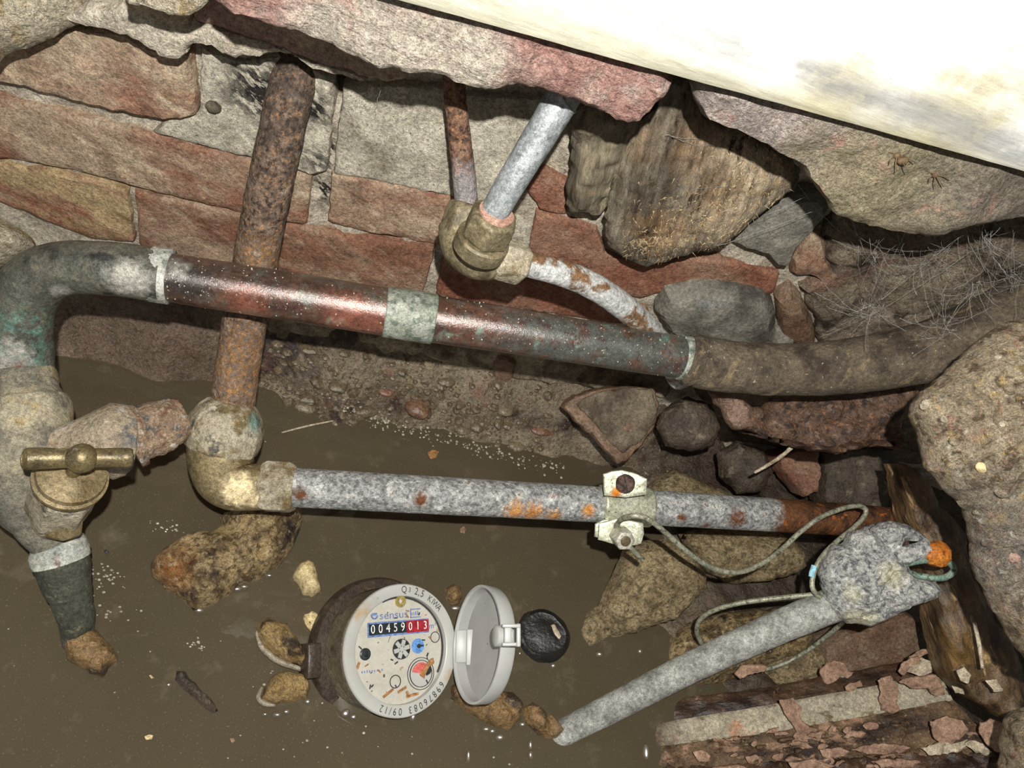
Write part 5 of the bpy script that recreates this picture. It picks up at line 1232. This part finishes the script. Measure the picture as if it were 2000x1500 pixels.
for k in range(46):
    x = random.uniform(1400, 1950); y = random.uniform(1440 - (x - 1300) * .06, 1500)
    a_, b_ = random.uniform(6, 22), random.uniform(3, 8)
    dd_ = .536 - (y - 1380) / 120 * .016 - (x - 1300) / 660 * .006
    pl = [(x + a_ * math.cos(q) * random.uniform(.6, 1.2), y + b_ * math.sin(q) * random.uniform(.6, 1.2) - a_ * math.cos(q) * .12) for q in (0, .8, 1.6, 2.4, 3.1, 3.9, 4.7, 5.5)]
    flake(pl, dd_, random.choice(('flake', 'flake', 'board_dark', 'board')), .003)
stone('plaster_flake', 'loose pinkish paint flake lying against the dirty red brick', [(1604, 1306), (1616, 1296), (1630, 1290), (1648, 1294), (1656, 1308), (1667, 1314), (1655, 1324), (1640, 1322), (1628, 1332), (1618, 1340), (1606, 1328), (1602, 1316)], ('d', .558), M['flake'], 'paint flake', kind='slab', h=.0008, back=.0012, bev=.0004, amp=.0012, res=5, jit=.5)
stone('torn_flake', 'torn pinkish paint strip lying under the grey rod', [(1436, 1316), (1448, 1300), (1470, 1298), (1498, 1302), (1492, 1312), (1468, 1316), (1445, 1324)], ('d', .552), M['flake'], 'paint flake', kind='slab', h=.0008, back=.0012, bev=.0004, amp=.0012, res=5, jit=.5)

# wet lumps of the bank that can be told apart
def bank_pt(x, y):
    hit, loc, nr_, ix = bed.ray_cast(CAM - bed.location, ray(x, y).normalized())
    return (bed.location + loc) if hit else on_z(x, y, 0)
for k, (x, y, rx, ry, m_, lb) in enumerate((
    (712, 800, 24, 16, 'bank_b', 'dark rounded wet lump at the left of the gravel bank'),
    (818, 792, 26, 30, 'bank_c', 'largest reddish wet lump in the middle of the gravel bank'),
    (905, 838, 16, 14, 'bank_a', 'left one of two small cubic stones at the waterline of the bank'),
    (934, 832, 15, 13, 'bank_b', 'right one of two small cubic stones at the waterline of the bank'),
    (1062, 842, 26, 9, 'bank_c', 'flat reddish sliver in the bank left of the grey slab'),
    (755, 765, 15, 11, 'bank_c', 'small red brick crumb in the bank under the copper sleeve'),
    (600, 790, 22, 15, 'bank_a', 'pale lump at the left end of the bank above the union nut'),
    (660, 755, 20, 14, 'bank_b', 'brown lump in the bank near the dark stain'),
    (985, 800, 22, 15, 'bank_a', 'grey lump in the bank below the brick fragment'),
    (870, 745, 18, 12, 'bank_b', 'brown lump high on the bank under the copper pipe'),
    (1010, 870, 18, 12, 'bank_a', 'wet lump near the right end of the waterline'),
    (548, 835, 22, 34, 'bank_c', 'reddish submerged brick piece right of the union nut'))):
    c = bank_pt(x, y)
    s_ = (c - CAM).dot(FWD) / F
    V, Fc = ball_vf(c, rx * s_, ry * s_ * 1.1, min(rx, ry) * s_ * .55, (Vector((.96, .2, 0)), Vector((-.2, .96, 0)), Vector((0, 0, 1))), seg=20, rings=12, amp=.3, freq=110)
    tag(mesh('bank_stone', V, Fc, M[m_]), lb, 'stone')
# fine grit between them
gt_ = []
for k in range(330):
    x = random.uniform(520, 1290)
    yb0 = 665 + (x - 560) * .13; yb1 = 800 + (x - 560) * .27
    y = yb0 + (yb1 - yb0) * random.random() ** .8
    if 1080 < x < 1290 and 745 < y < 905: continue
    c = bank_pt(x, y)
    if c.z < -.012: continue
    r = random.choice((1, 1, 1, 1.5, 2)) * random.uniform(.0012, .003)
    gt_.append(ball_vf(c, r * random.uniform(.9, 1.5), r, r * random.uniform(.5, .8), (Vector((math.cos(k), math.sin(k), 0)), Vector((-math.sin(k), math.cos(k), 0)), Vector((0, 0, 1))), seg=8, rings=5, amp=.3, freq=170))
for k in range(1500):
    x = random.uniform(120, 1330); yb0 = 650 + (x - 560) * .13; yb1 = 800 + (x - 560) * .24
    y = yb0 + (yb1 - yb0) * random.random() ** .7
    hit, loc, nr_, ix = bed.ray_cast(CAM - bed.location, ray(x, y).normalized())
    if not hit or (bed.location + loc).z < -.01: continue
    c = bed.location + loc
    r = random.uniform(.0005, .0016)
    V = [c + Vector(q) * r for q in ((1, 0, 0), (-1, .2, 0), (0, 1, .1), (.1, -1, 0), (0, 0, 1))]
    gt_.append((V, [(0, 2, 4), (2, 1, 4), (1, 3, 4), (3, 0, 4)]))
V, Fc = join(gt_)
tag(mesh('gravel', V, Fc, M['bank_b'], None, False, kind='stuff'), 'fine wet grit covering the bank at the foot of the wall', 'gravel')
# pale bubbles painted as glints along the waterline, and patches of scum
fo = []
for k in range(240):
    u_ = random.random()
    pts_ = [(640, 775), (690, 800), (740, 820), (800, 838), (850, 850), (920, 870), (980, 893), (1040, 905), (1100, 912)]
    q = u_ * (len(pts_) - 1); i = min(int(q), len(pts_) - 2); f = q - i
    x = pts_[i][0] * (1 - f) + pts_[i + 1][0] * f + random.gauss(0, 8); y = pts_[i][1] * (1 - f) + pts_[i + 1][1] * f + random.gauss(0, 9)
    hit, loc, nr_, ix = bed.ray_cast(CAM - bed.location, ray(x, y).normalized())
    z0 = 0
    c = on_z(x, y, 0)
    if hit and (bed.location + loc).z > 0: c = bed.location + loc
    r = random.choice((.0005, .0007, .0009, .0013))
    fo.append(ball_vf(c, r, r, r * .7, seg=8, rings=5))
for (x0, y0, sx, sy, n) in ((200, 1130, 26, 14, 45), (330, 1025, 24, 12, 20), (215, 1190, 20, 10, 15), (385, 1255, 10, 6, 14), (560, 1340, 60, 20, 18), (640, 1450, 200, 30, 16), (250, 1250, 120, 60, 14), (450, 850, 40, 14, 8)):
    for k in range(n):
        c = on_z(random.gauss(x0, sx), random.gauss(y0, sy), .0002)
        r = random.uniform(.0003, .0009)
        fo.append(ball_vf(c, r * 1.3, r, r * .5, seg=7, rings=4))
V, Fc = join(fo)
tag(mesh('scum', V, Fc, M['foam'], None, True, kind='stuff'), 'pale painted glints along the waterline and bubbly scum on the water', 'foam')
# added water caps tilted between camera and flash to give glints by the stones
rp = []
for (x, y, rx, ry) in ((390, 1192, 9, 5), (462, 1150, 10, 5), (478, 1146, 8, 4), (525, 1124, 7, 4), (675, 1393, 9, 8), (690, 1400, 8, 6), (806, 1398, 7, 10), (950, 1424, 8, 5), (962, 1428, 7, 5), (976, 1440, 9, 6), (915, 1478, 5, 11), (1036, 1455, 5, 9), (1037, 1475, 5, 8), (1060, 1428, 7, 6), (1262, 1468, 7, 14), (415, 1382, 6, 5), (400, 1370, 7, 5), (540, 1396, 9, 5), (517, 1395, 6, 4), (560, 1390, 7, 5), (604, 1316, 9, 7), (600, 1370, 7, 6), (600, 1158, 12, 7), (890, 1188, 10, 5), (1015, 1276, 4, 4), (1080, 1300, 6, 5), (205, 1308, 8, 5), (225, 1285, 6, 6), (1250, 1272, 5, 5), (330, 1338, 6, 5), (640, 1310, 6, 6), (1170, 1278, 7, 5), (1020, 1415, 7, 5), (300, 1115, 7, 5), (178, 1205, 6, 4)):
    c = on_z(x, y, .0012)
    k_ = dz(x, y, 0) / F
    n_ = (CAM + lo.location - c * 2).normalized()
    n_ = (n_ + Vector((random.gauss(0, .03), random.gauss(0, .03), 0))).normalized()
    e1_ = (RIGHT - n_ * RIGHT.dot(n_)).normalized()
    rp.append(ball_vf(c, rx * k_, ry * k_, .0007, (e1_, n_.cross(e1_), n_), seg=18, rings=14, amp=.06, freq=300))
V, Fc = join(rp)
mesh('glint_cap', V, Fc, M['glint_cap'], water, True, kind='stuff')
for (pl, lb, mm) in (([(282, 1438), (290, 1434), (300, 1436), (297, 1443), (286, 1446)], 'pale chip floating near the bottom left of the water', 'pebble_pale'),
                     ([(448, 1442), (456, 1440), (460, 1447), (453, 1452)], 'pinkish chip floating below the twig', 'flake'),
                     ([(290, 1320), (296, 1318), (301, 1324), (295, 1326)], 'tiny pale chip floating left of the twig', 'pebble_pale'),
                     ([(835, 884), (846, 878), (858, 882), (852, 894), (840, 896)], 'tan leaf scrap in the shallow water above the galvanised pipe', 'brown_bit'),
                     ([(898, 1032), (904, 1026), (910, 1034), (906, 1042), (899, 1040)], 'pink chip under the galvanised pipe in open water', 'flake'),
                     ([(202, 1076), (208, 1073), (213, 1078), (207, 1082)], 'tiny black seed floating right of the stopcock tail', 'ink')):
    V, Fc = relief_vf(pl, ('z', .0012), kind='slab', h=.0005, back=.0006, bev=.0003, amp=.0003, res=4, jit=.4)
    tag(mesh('floating_chip', V, Fc, M[mm]), lb, 'debris')
V, Fc = tube_vf([(on_z(550, 845, .0015), .0006), (on_z(600, 832, .002), .0008), (on_z(660, 820, .0015), .0005)], seg=7)
tag(mesh('pale_straw', V, Fc, M['flake_pale']), 'thin pale straw floating right of the crusted union nut', 'straw')

# tar splashes round the riser, limescale drip, webs, spiders
V, Fc = ball_vf(on_y(416, 209, -.004), .0042, .003, .0038, seg=14, rings=8, amp=.2, freq=300)
tag(mesh('snail_shell', V, Fc, M['timber_dark']), 'small brown husk stuck on the plaster left of the rusty riser', 'husk')
wb = []
def strand(p, q, r=.00012, sag=.004, n=6):
    pts_ = [(p.lerp(q, i / n) + Vector((random.gauss(0, .0003), random.gauss(0, .0003), -sag * math.sin(math.pi * i / n) + random.gauss(0, .0003))), r) for i in range(n + 1)]
    wb.append(tube_vf(pts_, seg=4, smooth_path=False))
hubs = [(1715, 495), (1950, 520), (1900, 560), (1840, 480), (1930, 470), (1700, 600), (1840, 625), (1985, 540), (1800, 520)]
for k in range(230):
    hx, hy = random.choice(hubs)
    x, y = hx + random.gauss(0, 45), hy + random.gauss(0, 45)
    d0 = random.uniform(.40, .47)
    strand(at(hx + random.gauss(0, 14), hy + random.gauss(0, 14), d0), at(x, y, d0 + random.uniform(-.01, .01)), random.choice((.00005, .00006, .00011)), .002)
for (x0, y0, x1, y1) in ((1310, 265, 1400, 285), (1350, 370, 1560, 335), (1300, 262, 1390, 270), (1675, 480, 1690, 560), (1690, 560, 1790, 670), (1600, 660, 1720, 605), (1720, 605, 1900, 490), (1850, 640, 1990, 600), (1560, 335, 1700, 345), (1120, 215, 1150, 210), (750, 120, 744, 170), (744, 170, 736, 210), (1400, 480, 1620, 400), (1490, 420, 1580, 380), (1640, 450, 1560, 360), (1930, 400, 1880, 640), (1780, 430, 1700, 600), (1660, 420, 1730, 560), (1560, 1085, 1500, 1065), (660, 1, 1, 1))[:-1]:
    strand(at(x0, y0, dy(x0, y0, -.035) if y0 < 700 else .5), at(x1, y1, dy(x1, y1, -.03) if y1 < 700 else .5), .00012, .002, 10)
V, Fc = join(wb)
tag(mesh('cobweb', V, Fc, M['web'], None, True, kind='stuff'), 'tangle of grey cobweb threads hanging at the right over the wrapped pipe', 'cobweb')
def spider(px, py, label, sc=1.0, shell=True):
    c = on_y(px, py, -.082) ; 
    hit, loc, nr_, ix = ledge_r.ray_cast(CAM - world_loc(ledge_r), ray(px, py).normalized())
    if hit: c = world_loc(ledge_r) + loc
    c = c - ray(px, py).normalized() * .0012
    t = thing('spider', label, 'spider', c)
    if shell:
        V, Fc = ball_vf(c + RIGHT * .0012 * sc + DOWN * .0012 * sc, .0024 * sc, .0017 * sc, .0018 * sc, (RIGHT, DOWN, FWD), seg=12, rings=8)
        mesh('abdomen', V, Fc, M['spider'], t)
    V, Fc = ball_vf(c - RIGHT * .001 * sc - DOWN * .0008 * sc, .0014 * sc, seg=10, rings=7)
    mesh('head', V, Fc, M['spider'], t)
    for k in range(8):
        a = k * math.pi / 4 + .3
        d_ = RIGHT * math.cos(a) + DOWN * math.sin(a)
        k2 = c - RIGHT * .001 * sc - DOWN * .0008 * sc
        V, Fc = tube_vf([(k2, .0003), (k2 + d_ * .0035 * sc - FWD * .0012, .00025), (k2 + d_ * .0055 * sc + (RIGHT * .0018 + DOWN * .001) * sc, .00018)], seg=5, n=4)
        mesh('leg', V, Fc, M['spider'], t)
ledge_r = [c for c in wall.children if c.name.startswith('ledge_brick')][1]
spider(1757, 308, 'dry brown spider husk hanging on the pale ledge brick', 1.15)
spider(1830, 345, 'thin grey spider with spread legs on the ledge right of the husk', .95, False)
